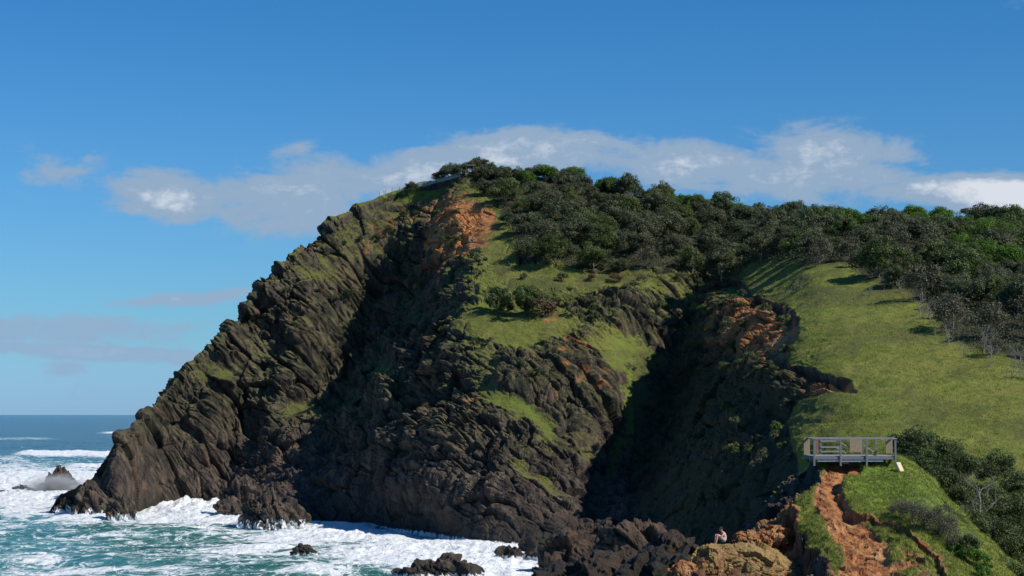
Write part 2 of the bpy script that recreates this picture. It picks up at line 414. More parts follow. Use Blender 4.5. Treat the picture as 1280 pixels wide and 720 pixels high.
litter_shade = np.maximum(litter_shade, .6*sst(-.1, .35, fbm(Pn/5., 3, 94)+.1)*np.maximum.reduce([blob(qx, qy, 985, 350, 70, 26), blob(qx, qy, 1010, 530, 50, 40), blob(qx, qy, 760, 360, 100, 20), blob(qx, qy, 700, 385, 60, 26), blob(qx, qy, 640, 345, 26, 20), blob(qx, qy, 1130, 372, 60, 14, 25)*1.0]))
litter_shade = np.maximum(litter_shade, np.clip(gul*1.3, 0, 1)*np.clip(1-hill, 0, 1))  # gully scrub, blackened so the wall's shade is painted in
wet = sst(7, 1.5, H[..., 2]+fbm(Pn/5., 2, 98)*3)
foamr = sst(4.5, .5, H[..., 2])*np.maximum.reduce([blob(bpx, bpy_, 105, 630, 45, 40), blob(bpx, bpy_, 325, 650, 60, 40)])*.95
foamr = np.maximum(foamr, sst(1.3, .2, H[..., 2])*.8*(bpx < 720))
lush = np.maximum.reduce([blob(qx, qy, 510, 240, 62, 9, -10)*.8, blob(qx, qy, 790, 480, 40, 70)*.6, blob(qx, qy, 640, 385, 50, 14)*.5, blob(qx, qy, 655, 515, 60, 20, 38)*.6, hill*sst(.05, .5, fbm(Pn/20., 2, 99)+.1)*.35])
lush = np.clip(lush*1.1-.15, 0, 1)*np.clip(.6+fbm(Pn/3., 3, 101)*1.3, 0, 1)
me = npmesh('headland', H, gridfaces(nv, nu), [M_HEAD], dict(grass=ga, soil=soil_a, wet=wet, foam=foamr, litter_shade=litter_shade, lush=lush, dull=.65*hill*sst(.0, .35, fbm(Pn/22., 4, 111))+np.clip((1-hill)*(.75-.35*(bpx > 590)*(bpy_ < 440)), 0, 1), growth=sst(8, 30, H[..., 2])*sst(-.05, .45, HN[..., 2])))
tag(put(bpy.data.objects.new('headland', me)), 'rugged dark rock headland with grassy slopes rising from the surf', 'hill', kind='structure')
print('headland', nv, nu, time.time()-T0)

# ------------------------------------------------------------------ visible-point map for standing plants on the ground
class VMap:
    def __init__(s, P, extra, cell=2.0, x0=-100, x1=1500, y0=100, y1=800):
        px, py, d = proj(P.reshape(-1, 3)); s.P = P.reshape(-1, 3)
        s.w = int((x1-x0)/cell); s.h = int((y1-y0)/cell); s.x0, s.y0, s.c = x0, y0, cell
        ix = ((px-x0)/cell).astype(int); iy = ((py-y0)/cell).astype(int)
        ok = (ix >= 0) & (ix < s.w) & (iy >= 0) & (iy < s.h)
        idx = np.nonzero(ok)[0]; o = idx[np.argsort(-d[idx])]
        s.m = np.full((s.h, s.w), -1, np.int64); s.m[iy[o], ix[o]] = o
        s.extra = extra
    def at(s, px, py):
        ix = int((px-s.x0)/s.c); iy = int((py-s.y0)/s.c)
        for r in range(0, 8):
            for dy in range(-r, r+1):
                for dx in range(-r, r+1):
                    if max(abs(dx), abs(dy)) != r: continue
                    y, x = iy+dy, ix+dx
                    if 0 <= y < s.h and 0 <= x < s.w and s.m[y, x] >= 0:
                        return s.P[s.m[y, x]], s.m[y, x]
        return None, None
VH = VMap(H, None)

# ------------------------------------------------------------------ near spur
SPB = [  # columns left to right, nodes from the foot towards the back: (px, py, D)
 [(640, 900, 84), (640, 880, 95), (650, 870, 104), (660, 870, 112), (670, 870, 118), (680, 870, 124)],
 [(780, 860, 84), (780, 820, 95), (790, 800, 103), (800, 790, 110), (810, 790, 117), (820, 790, 124)],
 [(845, 800, 86), (842, 750, 96), (842, 722, 102), (845, 715, 106), (850, 722, 114), (860, 730, 124)],
 [(878, 790, 87), (872, 738, 96), (870, 700, 102), (872, 684, 106), (878, 690, 112), (885, 690, 122)],
 [(905, 790, 88), (905, 730, 97), (903, 700, 102), (903, 681, 106.5), (908, 672, 112), (912, 662, 122)],
 [(935, 790, 88), (938, 735, 97), (938, 705, 102), (935, 683, 106), (938, 664, 112), (942, 640, 122)],
 [(975, 790, 88), (978, 740, 96), (978, 708, 101), (970, 684, 106), (968, 650, 112), (970, 618, 120), (972, 606, 124)],
 [(1005, 800, 87), (1008, 745, 95), (1008, 712, 100), (1003, 680, 105), (996, 645, 110), (998, 612, 116), (1000, 592, 121), (1000, 585, 125)],
 [(1045, 800, 87), (1045, 745, 94), (1043, 712, 99.5), (1035, 675, 104.5), (1028, 640, 109), (1028, 610, 114), (1028, 590, 118), (1026, 578, 122)],
 [(1100, 800, 86), (1098, 745, 94), (1095, 712, 99), (1082, 675, 104), (1068, 640, 108.5), (1064, 612, 113), (1064, 592, 117), (1064, 577, 122)],
 [(1150, 800, 86), (1148, 745, 93), (1144, 712, 98.5), (1130, 675, 103.5), (1118, 640, 108), (1112, 612, 112.5), (1108, 592, 116.5), (1106, 577, 122)],
 [(1200, 800, 86), (1196, 750, 93), (1190, 715, 98.5), (1178, 682, 103), (1160, 645, 108), (1148, 615, 112.5), (1136, 594, 117), (1126, 576, 122)],
 [(1245, 810, 87), (1236, 765, 94), (1226, 730, 99), (1215, 700, 103), (1204, 668, 108), (1195, 648, 113), (1175, 618, 118), (1150, 590, 123)],
 [(1310, 850, 88), (1300, 810, 95), (1290, 775, 100), (1280, 745, 104), (1270, 722, 109), (1260, 706, 114), (1250, 690, 119), (1235, 670, 124)],
 [(1420, 880, 88), (1410, 850, 95), (1400, 820, 100), (1395, 790, 105), (1390, 770, 110), (1385, 750, 115), (1375, 735, 120), (1365, 720, 125)],
]
NS = 26
ls = np.stack([resample(c, NS) for c in SPB]); SP = W(ls[..., 0], ls[..., 1], ls[..., 2])
bk = []
for i, cc in enumerate(SPB):
    t = SP[i, -1]; u = np.clip((cc[3][0]-985)/120, 0, 1)
    z1 = t[2]-1.0-(1-u)*1; z2 = (1-u)*4+u*(t[2]-3.5 if cc[3][0] < 1200 else max(t[2]-.5, 12.5)); z3 = (1-u)*1+u*13.
    z4 = (1-u)*-2+u*13.5; z5 = (1-u)*-4+u*14
    bk.append([[t[0], t[1]+5, z1], [t[0]*1.04, t[1]+16, z2], [t[0]*1.2, t[1]+45, z3], [t[0]*1.5, t[1]+90, z4], [t[0]*1.9, t[1]+150, z5-2]])
bk = np.array(bk)
ft = SP[:, 0]+np.array([0, -12, -6.]); ft2 = ft+np.array([0, -25, -12.])
SP = np.concatenate([ft2[:, None], ft[:, None], SP, bk], 1)
cp = ls[:, :, 0].mean(1)
tc = np.interp(np.r_[np.arange(660, 800, 4), np.arange(800, 1300, 1.1), np.arange(1300, 1400, 6)], cp, np.arange(len(cp)))
rows = SP.shape[1]; seg = np.full(rows-1, 14.); seg[:2] = 4; seg[2:6] = 6; seg[-5:] = [24, 30, 24, 16, 10]
tr = np.concatenate([i+np.arange(int(seg[i]))/int(seg[i]) for i in range(rows-1)]+[[rows-1]])
S2 = build_sheet(SP, tc, tr); nv2, nu2 = S2.shape[:2]
N2 = gnormals(S2)
if N2[nv2//2, nu2//2, 2] < 0: N2 = -N2
px2, py2, d2 = proj(S2)
front = S2[..., 1] < 128
w1 = fbm(S2/2.2, 3, 150)*10; w2 = fbm(S2/2.2+30, 3, 155)*10
ux, uy = px2+w1, py2+w2
def dpoly(px, py, pts):
    best = np.full(px.shape, 1e9); tt = np.zeros(px.shape); sg = np.zeros(px.shape)
    for k_, (a, b_) in enumerate(zip(pts[:-1], pts[1:])):
        ax, ay = a; bx, by = b_; dx, dy = bx-ax, by-ay; L = dx*dx+dy*dy
        t = np.clip(((px-ax)*dx+(py-ay)*dy)/L, 0, 1)
        d = np.hypot(px-ax-t*dx, py-ay-t*dy); m = d < best
        best = np.where(m, d, best); tt = np.where(m, k_+t, tt); sg = np.where(m, (dx*(py-ay)-dy*(px-ax)), sg)
    return best, tt, sg
path = [(1062, 578), (1040, 598), (1034, 622), (1046, 648), (1072, 676), (1084, 700), (1080, 740)]
pw = np.array([17, 13, 16, 19, 22, 28, 48])
dpth, tpth, spth = dpoly(ux, uy, path)
hw = np.interp(tpth, np.arange(len(pw)), pw)
pathm = sst(1.15, .8, dpth/hw)*front
lower = blob(ux, uy, 1105, 708, 58, 38)*front
pathm = np.maximum(pathm, np.clip(lower*1.0*sst(-.2, .25, fbm(S2/.9, 3, 160)), 0, 1))
# the bank on the right of the path
bankl = [(1058, 594), (1046, 612), (1058, 640), (1092, 655), (1130, 668), (1160, 690), (1185, 730)]
dbk, tbk, sbk = dpoly(ux, uy, bankl)
leftm = sst(1003, 985, ux+.0*uy)*0
rockm = np.maximum.reduce([blob(ux, uy, 930, 695, 70, 28), blob(ux, uy, 880, 705, 40, 40), blob(ux, uy, 900, 620, 130, 75), blob(ux, uy, 975, 700, 40, 40), blob(ux, uy, 960, 600, 50, 30), blob(ux, uy, 990, 705, 24, 24)])
rockm = np.clip(rockm*1.3, 0, 1)*front
edgeL = np.interp(uy, [570, 582, 600, 618, 640, 665, 690, 720, 760], [1018, 1020, 1030, 1008, 996, 1000, 1024, 1046, 1060])
left = sst(5, -5, ux-edgeL)*front
rockm = np.maximum(rockm*left, left*.8)
f1, e1 = facet(strat(S2, 3.4, 1.7, 2.2), 121, 1.5); f2, e2 = facet(strat(S2, 1.3, .6, .8), 122, 1.5); f3, e3 = facet(S2/.34, 123, 1.3)
rk = f1*1.15+ridged(S2/3.0, 4, 124)*.65+f2*.45+f3*.13-sst(.15, 0, e1)*.35-sst(.15, 0, e2)*.15
gr2 = fbm(S2/2.5, 3, 131)*.45+ridged(np.stack([(S2[..., 0]+S2[..., 2]*.8)/1.6, S2[..., 1]/1.1, S2[..., 2]/.8], -1), 3, 135)*.20+fbm(S2/.3, 2, 139)*.07
pthd = -.17+ridged(np.stack([(S2[..., 0]+S2[..., 1]*.2)/.7, S2[..., 1]/2.6, S2[..., 2]/1.5], -1), 4, 141)*.17+f2*.05+f3*.03+fbm(S2/.25, 2, 146)*.03
d_ = gr2*(1-rockm)*(1-pathm)+rk*rockm*.62*(1-pathm*.6)+pthd*pathm*(1-rockm)
# step down left of the turf edge; undercut lip beside the path
d_ -= left*.9*sst(0, 26, edgeL-ux)
right_of_bank = sst(9, -2, dbk)*(sbk < 0)*front
d_ += .20*sst(30, 2, dbk)*(sbk < 0)*front*(1-pathm)
d_ -= .16*sst(14, 1, dbk)*(sbk >= 0)*front
d_ += lower*(f2*.16+f1*.24)
d_ -= .55*np.clip(blob(px2, py2, 930, 705, 80, 34)*1.3, 0, 1)*front
d_ *= np.where(front, 1, .5)
S2d = S2+N2*d_[..., None]
n2 = gnormals(S2d); 
if n2[nv2//2, nu2//2, 2] < 0: n2 = -n2
g2 = 1.05-pathm*1.2-rockm*.95+fbm(S2/1.1, 3, 170)*.45
g2 = np.where(left > .5, .25+fbm(S2/1.6, 3, 171)*.6+(n2[..., 2]-.75)*.6-blob(ux, uy, 930, 700, 75, 30)*.15, g2)
g2 -= .6*sst(7, 0, dbk)*front
g2 = np.clip(g2, 0, 1)
so2 = np.clip(np.maximum.reduce([pathm*1.3, blob(ux, uy, 955, 668, 28, 16)*1.2, blob(ux, uy, 978, 640, 30, 9, -20)*1.2, blob(ux, uy, 905, 600, 10, 10)*0, blob(ux, uy, 985, 655, 20, 9)*1.1, sst(14, 0, dbk)*.9*front, blob(ux, uy, 860, 715, 22, 14)*1.0, blob(ux, uy, 930, 700, 75, 32)*.50])+fbm(S2/.9, 3, 175)*.6-.22, 0, 1)*front
so2 = np.where(blob(ux, uy, 930, 700, 75, 30) > .4, np.clip(so2, .30, .62), so2)
lu2 = np.clip(np.maximum(blob(ux, uy, 1115, 615, 75, 36, 25), blob(ux, uy, 1180, 650, 40, 14, 35))*1.4+fbm(S2/2., 2, 177)*.5-.25, 0, 1)
z0 = np.zeros_like(g2)
lit2 = (1-front*1.)*.8
me = npmesh('near_spur', S2d, gridfaces(nv2, nu2), [M_SPUR], dict(grass=g2, soil=so2, wet=z0, foam=z0, litter_shade=lit2, lush=lu2))
tag(put(bpy.data.objects.new('near_spur', me)), 'grassy spur with an eroded orange clay path below the timber platform', 'hill', kind='structure')
VS = VMap(S2d, None)
print('spur', nv2, nu2, time.time()-T0)

# ------------------------------------------------------------------ sea
pyr = np.r_[np.arange(745, 700, -.8), np.arange(700, 560, -.55), np.arange(560, 522, -.3), np.linspace(522, 518.35, 30)]
Dr = np.array([sea_D(p) for p in pyr])
pxs = np.r_[np.arange(-500, -20, 12), np.arange(-20, 760, 1.5), np.arange(760, 1700, 12)]
U = (pxs-640)/F
SX = Dr[:, None]*U[None, :]; SY = np.broadcast_to(Dr[:, None], SX.shape)
P0 = np.stack([SX, SY, 0*SX], -1)
PY, PX = np.broadcast_to(pyr[:, None], SX.shape), np.broadcast_to(pxs[None, :], SX.shape)
far = sst(2500, 900, SY)
wv = fbm(np.stack([SX/90, SY/34, 0*SX+.3], -1), 3, 200)*2.2 + ridged(np.stack([SX/26, SY/13, 0*SX], -1), 3, 210)*.55 + fbm(np.stack([SX/6, SY/4, 0*SX], -1), 3, 215)*.5
wv = wv*np.where(SY < 2500, 1, 0)*far*.75
foam = np.zeros_like(SX)
sw1 = fbm(np.stack([SX/22, SY/30, 0*SX+4], -1), 3, 220)
qpx, qpy = PX+sw1*40, PY+sw1*6
for cx, cy, rx, ry, s in [(50, 613, 150, 28, 1.35), (150, 646, 110, 12, 1.15), (420, 668, 90, 14, 1.3), (500, 700, 110, 16, 1.1), (250, 645, 120, 18, 1.25), (240, 633, 100, 10, 1.5), (400, 672, 130, 14, 1.0), (330, 690, 90, 14, .85), (560, 690, 160, 22, 1.25),
        (460, 670, 80, 10, 1.2), (620, 705, 80, 26, 1.3), (390, 715, 80, 10, .9), (30, 640, 60, 16, .85), (110, 712, 140, 7, .72), (20, 700, 90, 8, .62), (250, 700, 120, 8, .6), (20, 596, 50, 12, .8), (10, 660, 60, 8, .6)]:
    foam = np.maximum(foam, s*np.clip(1.25-np.hypot((qpx-cx)/rx, (qpy-cy)/ry)*.8, 0, 1))
foam = np.maximum(foam, .40*sst(585, 620, PY)*(PX < 760))
foam = np.maximum(foam, .25*sst(555, 580, PY))
def breaker(y0, x0, x1, hgt_, wpx, amt, slope=0):
    global wv, foam
    yy = PY-(y0+slope*(PX-x0)+fbm(np.stack([PX/60, 0*PX, 0*PX+y0], -1), 2, 230)*wpx*.5)
    e = sst(x0-25, x0+10, PX)*sst(x1+25, x1-10, PX)
    wv = wv+hgt_*np.exp(-(yy/wpx)**2)*e
    foam = np.maximum(foam, amt*np.exp(-((yy+wpx*.1)/(wpx*.9))**4)*e)
breaker(571, 30, 200, 2.2, 4.5, 1.35)
breaker(541.5, 140, 190, 1.2, 1.5, 1.2)
breaker(586, 92, 160, 1.0, 3, 1.1)
breaker(572, -300, 28, 2.4, 5, .55, .02)
breaker(549, -60, 60, .8, 2, .42)
chop = np.clip(foam-.6, 0, 1)
wv = wv+chop*(ridged(np.stack([SX/4.5, SY/6, 0*SX], -1), 3, 240)*1.3+.3)*far
inl = np.clip(1.25-np.hypot((PX-255)/85, (PY-640)/9), 0, 1)
wv = wv+inl*(1.6+1.8*ridged(np.stack([SX/5, SY/9, 0*SX], -1), 3, 245))
P0[..., 2] = wv
m, nt, b = newmat('sea_water'); k = NT(nt)
pos = k.node('ShaderNodeTexCoord').outputs['Object']; fo = k.attr('foam'); dist = k.attr('deep')
fn = k.noise(k.mapping(pos, (.55, .40, 1)), .24, 9, .66, 1.2)
fn2 = k.noise(k.mapping(pos, (1, .6, 1)), .9, 6, .65, .6)
vein = k.math('ABSOLUTE', k.math('SUBTRACT', k.noise(k.mapping(pos, (.9, .55, 1)), .16, 7, .62, 1.6), .5))
fsum = k.math('ADD', fo, k.math('MULTIPLY', k.math('SUBTRACT', fn, .5), 2.4))
fsum = k.math('ADD', fsum, k.math('MULTIPLY', k.math('SUBTRACT', fn2, .5), .6))
fsum = k.math('ADD', fsum, k.ramp(vein, .0, .05, .35, 0))
fm = k.ramp(fsum, .48, .90)
wat = k.mix(k.ramp(k.noise(pos, .03, 4, .6), .35, .65), (.008, .092, .090), (.030, .150, .118))
wat = k.mix(dist, wat, (.002, .026, .045))
milky = k.ramp(fsum, .05, .65, 0, .75)
wat = k.mix(milky, wat, (.12, .30, .28))
c = k.mix(fm, wat, k.mix(k.ramp(fn2, .35, .65), (.62, .67, .70), (.88, .89, .90)))
k.l.new(c, b.inputs['Base Color'])
k.l.new(k.ramp(fm, 0, 1, .16, .9), b.inputs['Roughness']); b.inputs['Specular IOR Level'].default_value = .35; b.inputs['IOR'].default_value = 1.33
hh = k.math('ADD', k.math('MULTIPLY', k.noise(k.mapping(pos, (1, .7, 1)), .25, 7, .65), 1.6), k.math('MULTIPLY', fn2, .6))
k.l.new(k.bump(hh, .7, 1.2), b.inputs['Normal'])
M_SEA = m
deep = sst(380, 1400, SY)
me = npmesh('sea', P0, gridfaces(*SX.shape), [M_SEA], dict(foam=foam, deep=deep), smooth=True)
tag(put(bpy.data.objects.new('sea', me)), 'blue green sea with white surf breaking on the rocks', 'sea', kind='structure')
print('sea', SX.shape, time.time()-T0)

# ------------------------------------------------------------------ rocks
def ico(sub):
    import bmesh
    bm = bmesh.new(); bmesh.ops.create_icosphere(bm, subdivisions=sub, radius=1)
    V = np.array([v.co[:] for v in bm.verts]); Fc = np.array([[v.index for v in f.verts] for f in bm.faces]); bm.free()
    return V, Fc
IV5, IF5 = ico(6); IV4, IF4 = ico(5)
M_ROCK = terrain_mat('sea_rock', 1.4)
def rock(name, c, size, seed, label, group=None, mat=None, hi=True, wet_shade_z=(3.5, .5), soilv=0., cat='rock', foamv=.9, peak=0., grassv=0., rough=1.):
    V, Fc = (IV5, IF5) if hi else (IV4, IF4)
    sz = np.array(size, float); R = float(max(size))
    P = V*sz; n = V/np.linalg.norm(V*sz/R, axis=1, keepdims=True)
    Q = P+np.array([seed*37.1, seed*11.7, seed*5.3])
    f1, e1 = facet(strat(Q, R*1.1, R*.42, R*.55), seed, 1.6); f2, e2 = facet(strat(Q, R*.45, R*.17, R*.24), seed+5, 1.5); f3, e3 = facet(Q/(R*.09), seed+9, 1.3)
    d = f1*R*.34+f2*R*.15*rough+f3*R*.04*rough+ridged(strat(Q, R*.8, R*.3, R*.4), 3, seed+3)*R*.10-sst(.15, 0, e1)*R*.07
    P = P+V*d[:, None]
    if peak: P[:, 2] *= 1+peak*np.clip(1-np.hypot(P[:, 0]/sz[0], P[:, 1]/sz[1]), 0, 1)
    wz = P[:, 2]+c[2]
    at = dict(grass=np.full(len(P), grassv), soil=np.full(len(P), soilv), wet=sst(wet_shade_z[0], wet_shade_z[1], wz), foam=sst(5.0 if foamv >= 1 else 2.0, .2, wz)*foamv*(.82 if foamv >= 1 else 1), litter_shade=np.zeros(len(P)), lush=np.zeros(len(P)))  # wet darkens by height; on shore boulders it carries painted shade
    o = bpy.data.objects.new(name, npmesh(name, P, Fc, [mat or M_ROCK], at)); o.location = c
    tag(put(o), label, cat, group)
    return o
def seaP(px, py, up=0):
    p = W(px, py, sea_D(py)); p[2] = up; return p
sr = 'rocks standing in the surf'
rock('sea_rock', seaP(84, 643), (2.6, 2.4, 3.4), 321, 'leftmost square dark block at the very tip of the headland', sr, foamv=1.0)
rock('sea_rock', seaP(114, 648), (4.0, 3.2, 6.4), 322, 'tall dark fractured block at the tip with white water running down it', sr, foamv=1.0, peak=.2)
rock('sea_rock', seaP(150, 652), (3.4, 2.8, 5.6), 323, 'olive brown rock at the tip beside the white surge of the inlet', sr, foamv=1.0, grassv=.28)
rock('sea_stack', seaP(76, 611), (5.6, 4, 4.2), 301, 'pointed dark sea stack in white surf left of the headland tip', None, wet_shade_z=(6, 0), cat='sea stack', peak=.5)
rock('sea_rock', seaP(30, 616), (3.2, 2.6, 1.8), 302, 'low dark rock in the foam just left of the pointed sea stack', sr, hi=False)
rock('sea_rock', seaP(20, 619), (1.3, 1.3, 1.0), 303, 'smaller of the two low rocks left of the sea stack', sr, hi=False)
rock('sea_rock', seaP(4, 619), (2.2, 1.8, 1.1), 304, 'low dark rock at the left edge of the photo in the foam', sr, hi=False)
rock('sea_rock', seaP(381, 697, .5), (2.1, 1.8, 1.5), 305, 'small rounded dark rock alone in the foam below the cliff foot', sr, hi=False)
rock('sea_rock', seaP(272, 652), (2.6, 2.2, 1.1), 306, 'low wet rock beside the white surge in the inlet', sr, hi=False)
rock('sea_rock', seaP(545, 722, -.3), (6.0, 4.2, 2.4), 307, 'dark jagged rock rising at the bottom of the photo in the foam', sr)
rock('sea_rock', seaP(648, 700), (4.6, 3.2, 1.4), 308, 'flat dark rock in the foam near the shore boulders', sr, hi=False)
rock('sea_rock', seaP(640, 684), (2.6, 2.2, 1.1), 309, 'small dark rock touching the cliff foot beside the flat rock', sr, hi=False)
rock('sea_rock', seaP(340, 662), (6, 5, 6.0), 310, 'wet dark shelf rock with white water running off below the cleft', sr, peak=.2, foamv=1.0)
rock('sea_rock', seaP(308, 650), (6.5, 4.5, 7.0), 311, 'blocky dark rock on the left side of the cleft mouth', sr, peak=.2, foamv=1.0)
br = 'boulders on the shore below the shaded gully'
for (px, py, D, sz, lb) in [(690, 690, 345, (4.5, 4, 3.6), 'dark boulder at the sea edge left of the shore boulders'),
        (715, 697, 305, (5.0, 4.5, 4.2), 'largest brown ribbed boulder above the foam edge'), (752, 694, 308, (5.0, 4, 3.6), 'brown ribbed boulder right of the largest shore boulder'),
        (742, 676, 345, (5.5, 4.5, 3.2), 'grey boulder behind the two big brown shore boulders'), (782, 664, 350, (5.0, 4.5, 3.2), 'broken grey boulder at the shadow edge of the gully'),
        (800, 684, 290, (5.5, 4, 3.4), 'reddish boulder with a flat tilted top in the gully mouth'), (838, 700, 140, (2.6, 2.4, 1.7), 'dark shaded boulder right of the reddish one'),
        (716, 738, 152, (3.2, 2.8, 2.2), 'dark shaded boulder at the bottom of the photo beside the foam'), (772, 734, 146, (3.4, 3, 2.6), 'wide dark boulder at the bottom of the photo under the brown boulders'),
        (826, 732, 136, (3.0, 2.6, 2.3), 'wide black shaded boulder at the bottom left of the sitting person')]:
    rock('shore_boulder', W(px, py+4, D), sz, int(px)+11, lb, br, hi=sz[0] > 5.4, foamv=0, soilv=.06 if 'brown' in lb or 'redd' in lb else 0, wet_shade_z=(40, 39) if ('dark' in lb or 'black' in lb) else (22, -6), rough=.55)  # near-black rock colour here is painted shade, not sea water

M_OCHRE = terrain_mat('ochre_rock', 3.0, True)
def boulder(name, c, size, seed, label, group=None, soilv=.45, rot=0, grassv=.2, amp=1.):
    V, Fc = IV5, IF5
    sz = np.array(size, float); R = float(max(size)); P = V*sz; Q = P+np.array([seed*7.1, seed*3.3, seed*1.7])
    f1, e1 = facet(Q/(R*.75), seed, 1.5); f2, e2 = facet(Q/(R*.28), seed+2, 1.4); f3, _e = facet(Q/(R*.09), seed+4, 1.3)
    d = f1*R*.22+f2*R*.09+f3*R*.028+fbm(Q/(R*.8), 4, seed)*R*.14+ridged(Q/(R*.16), 3, seed+6)*R*.018-sst(.2, 0, e2)*R*.03
    P = P+V*(d*amp)[:, None]
    g_ = np.clip(grassv+fbm(Q/.7, 3, seed+8)*.8+(V[:, 2]-.5)*.2, 0, 1)
    at = dict(grass=g_, soil=np.clip(soilv+fbm(Q/.8, 3, seed+7)*.7, 0, 1), wet=np.zeros(len(P)), foam=np.zeros(len(P)), litter_shade=np.zeros(len(P)), lush=np.zeros(len(P)))
    o = bpy.data.objects.new(name, npmesh(name, P, Fc, [M_OCHRE], at)); o.location = tuple(float(v) for v in c); o.rotation_euler = (0, rot, 0)
    return tag(put(o), label, 'boulder', group)
SEATP = W(903.5, 678.2, 106.0)
boulder('ochre_boulder', W(943, 712, 105.6), (2.75, 2.0, 1.25), 901, 'broad ochre boulder with dry grass that the person sits on', None, .42, .20, .75, .62)
boulder('ochre_boulder', W(884, 708, 104.2), (.85, 1.0, 1.15), 902, 'upright ochre boulder left of and below the sitting person', None, .5, .1, .6, .8)
boulder('ochre_boulder', W(856, 722, 103.5), (.95, .9, .75), 903, 'orange brown boulder at the bottom edge left of the sitting person', None, .8, 0, .05)
boulder('ochre_boulder', W(966, 671, 109.5), (1.05, .8, .52), 904, 'broken orange boulder between the sitting person and the turf edge', None, 1.0, -.1, 0, 1.3)
boulder('ochre_boulder', W(935, 675, 109.0), (.75, .7, .42), 905, 'smaller broken orange boulder just right of the sitting person', None, .8, .2, 0, 1.3)
# ------------------------------------------------------------------ plants
def tubes(segs, ns=5):
    """segs: list of (p0, p1, r0, r1)"""
    V = []; Fc = []; o = 0
    for p0, p1, r0, r1 in segs:
        p0 = np.array(p0, float); p1 = np.array(p1, float); d = p1-p0; d /= np.linalg.norm(d)+1e-9
        a = np.cross(d, [0, 0, 1.]) if abs(d[2]) < .9 else np.cross(d, [1., 0, 0]); a /= np.linalg.norm(a); b_ = np.cross(d, a)
        th = np.arange(ns)*2*math.pi/ns
        ring = np.cos(th)[:, None]*a+np.sin(th)[:, None]*b_
        V.append(p0+ring*r0); V.append(p1+ring*r1)
        for i in range(ns):
            j = (i+1) % ns; Fc.append((o+i, o+j, o+ns+j, o+ns+i))
        o += 2*ns
    return np.concatenate(V), np.array(Fc)
def crown_mesh(name, rx, rz, zc, ncl, nlf, leaf, mat, seed, clr=.30, flat=0.):
    r = np.random.default_rng(seed)
    # clump centres fill an uneven dome
    d = r.normal(size=(ncl, 3)); d /= np.linalg.norm(d, axis=1, keepdims=True); d[:, 2] = np.where(d[:, 2] < -.35, -d[:, 2], d[:, 2])
    rad = (.35+.65*r.random(ncl)**.45)*(1+.28*np.sin(d[:, 0]*3+seed)+.18*np.sin(d[:, 1]*5+seed*2))
    c = d*rad[:, None]*np.array([rx, rx, rz])*.85; c[:, 2] += zc
    cr = rx*clr*(.6+.8*r.random(ncl))
    ci = r.integers(0, ncl, nlf)
    e = r.normal(size=(nlf, 3)); e /= np.linalg.norm(e, axis=1, keepdims=True)
    p = c[ci]+e*(cr[ci]*(.35+.65*r.random(nlf)**.4))[:, None]*np.array([1, 1, .75])
    p[:, 2] = np.maximum(p[:, 2], .05)
    # leaf cards face roughly outward from their clump
    nrm = e+r.normal(size=(nlf, 3))*.55+np.array([0, 0, .25]); nrm /= np.linalg.norm(nrm, axis=1, keepdims=True)
    a = np.cross(nrm, r.normal(size=(nlf, 3))); a /= np.linalg.norm(a, axis=1, keepdims=True); b_ = np.cross(nrm, a)
    s = leaf*(.6+.8*r.random(nlf))[:, None]
    V = np.stack([p-a*s*.5, p-b_*s*.32, p+a*s*.5, p+b_*s*.32], 1).reshape(-1, 3)
    Fc = np.arange(nlf*4).reshape(-1, 4)
    ct = r.random(ncl)
    t = np.repeat(np.clip(ct[ci]*.7+r.random(nlf)*.3, 0, 1), 4)
    return npmesh(name, V, Fc, [mat], dict(tint=t))
def trunk_mesh(name, h, r0, spread, nb, seed, mat=None, sub=2):
    r = np.random.default_rng(seed); segs = []
    p = np.array([0, 0, -.6]); q = np.array([r.normal()*.1*h*.3, r.normal()*.1*h*.3, h*.45])
    segs.append((p, q, r0, r0*.7))
    q2 = q+np.array([r.normal()*.08*h, r.normal()*.08*h, h*.3]); segs.append((q, q2, r0*.7, r0*.35))
    for i in range(nb):
        t = .3+.7*i/nb; s = p+(q-p)*t if t < .7 else q+(q2-q)*(t-.7)/.3
        an = r.random()*6.28; L = spread*(.5+.5*r.random())
        e = s+np.array([math.cos(an)*L, math.sin(an)*L, h*(.2+.3*r.random())])
        mdl = (s+e)/2+np.array([0, 0, -.04*h])+r.normal(size=3)*.05*h
        segs += [(s, mdl, r0*.38, r0*.25), (mdl, e, r0*.25, r0*.08)]
        for j in range(sub):
            f = mdl+(e-mdl)*(.2+.6*r.random()); g = f+r.normal(size=3)*L*.35+np.array([0, 0, L*.3]); segs.append((f, g, r0*.14, r0*.04))
    V, Fc = tubes(segs)
    return npmesh(name, V, Fc, [mat or M_BARK])
def make_plant(name, tm, cm):
    return (name, tm, cm)
def place(proto, loc, sc, rz, label, cat, group, szv=None):
    name, tm, cm = proto
    r = empty(name, tuple(float(v) for v in loc), rz); r.scale = szv or (sc, sc, sc)
    if cm: put(bpy.data.objects.new('crown', cm), r)
    put(bpy.data.objects.new('trunk' if 'tree' in name else 'stem', tm), r)
    tag(r, label, cat, group)
    return r
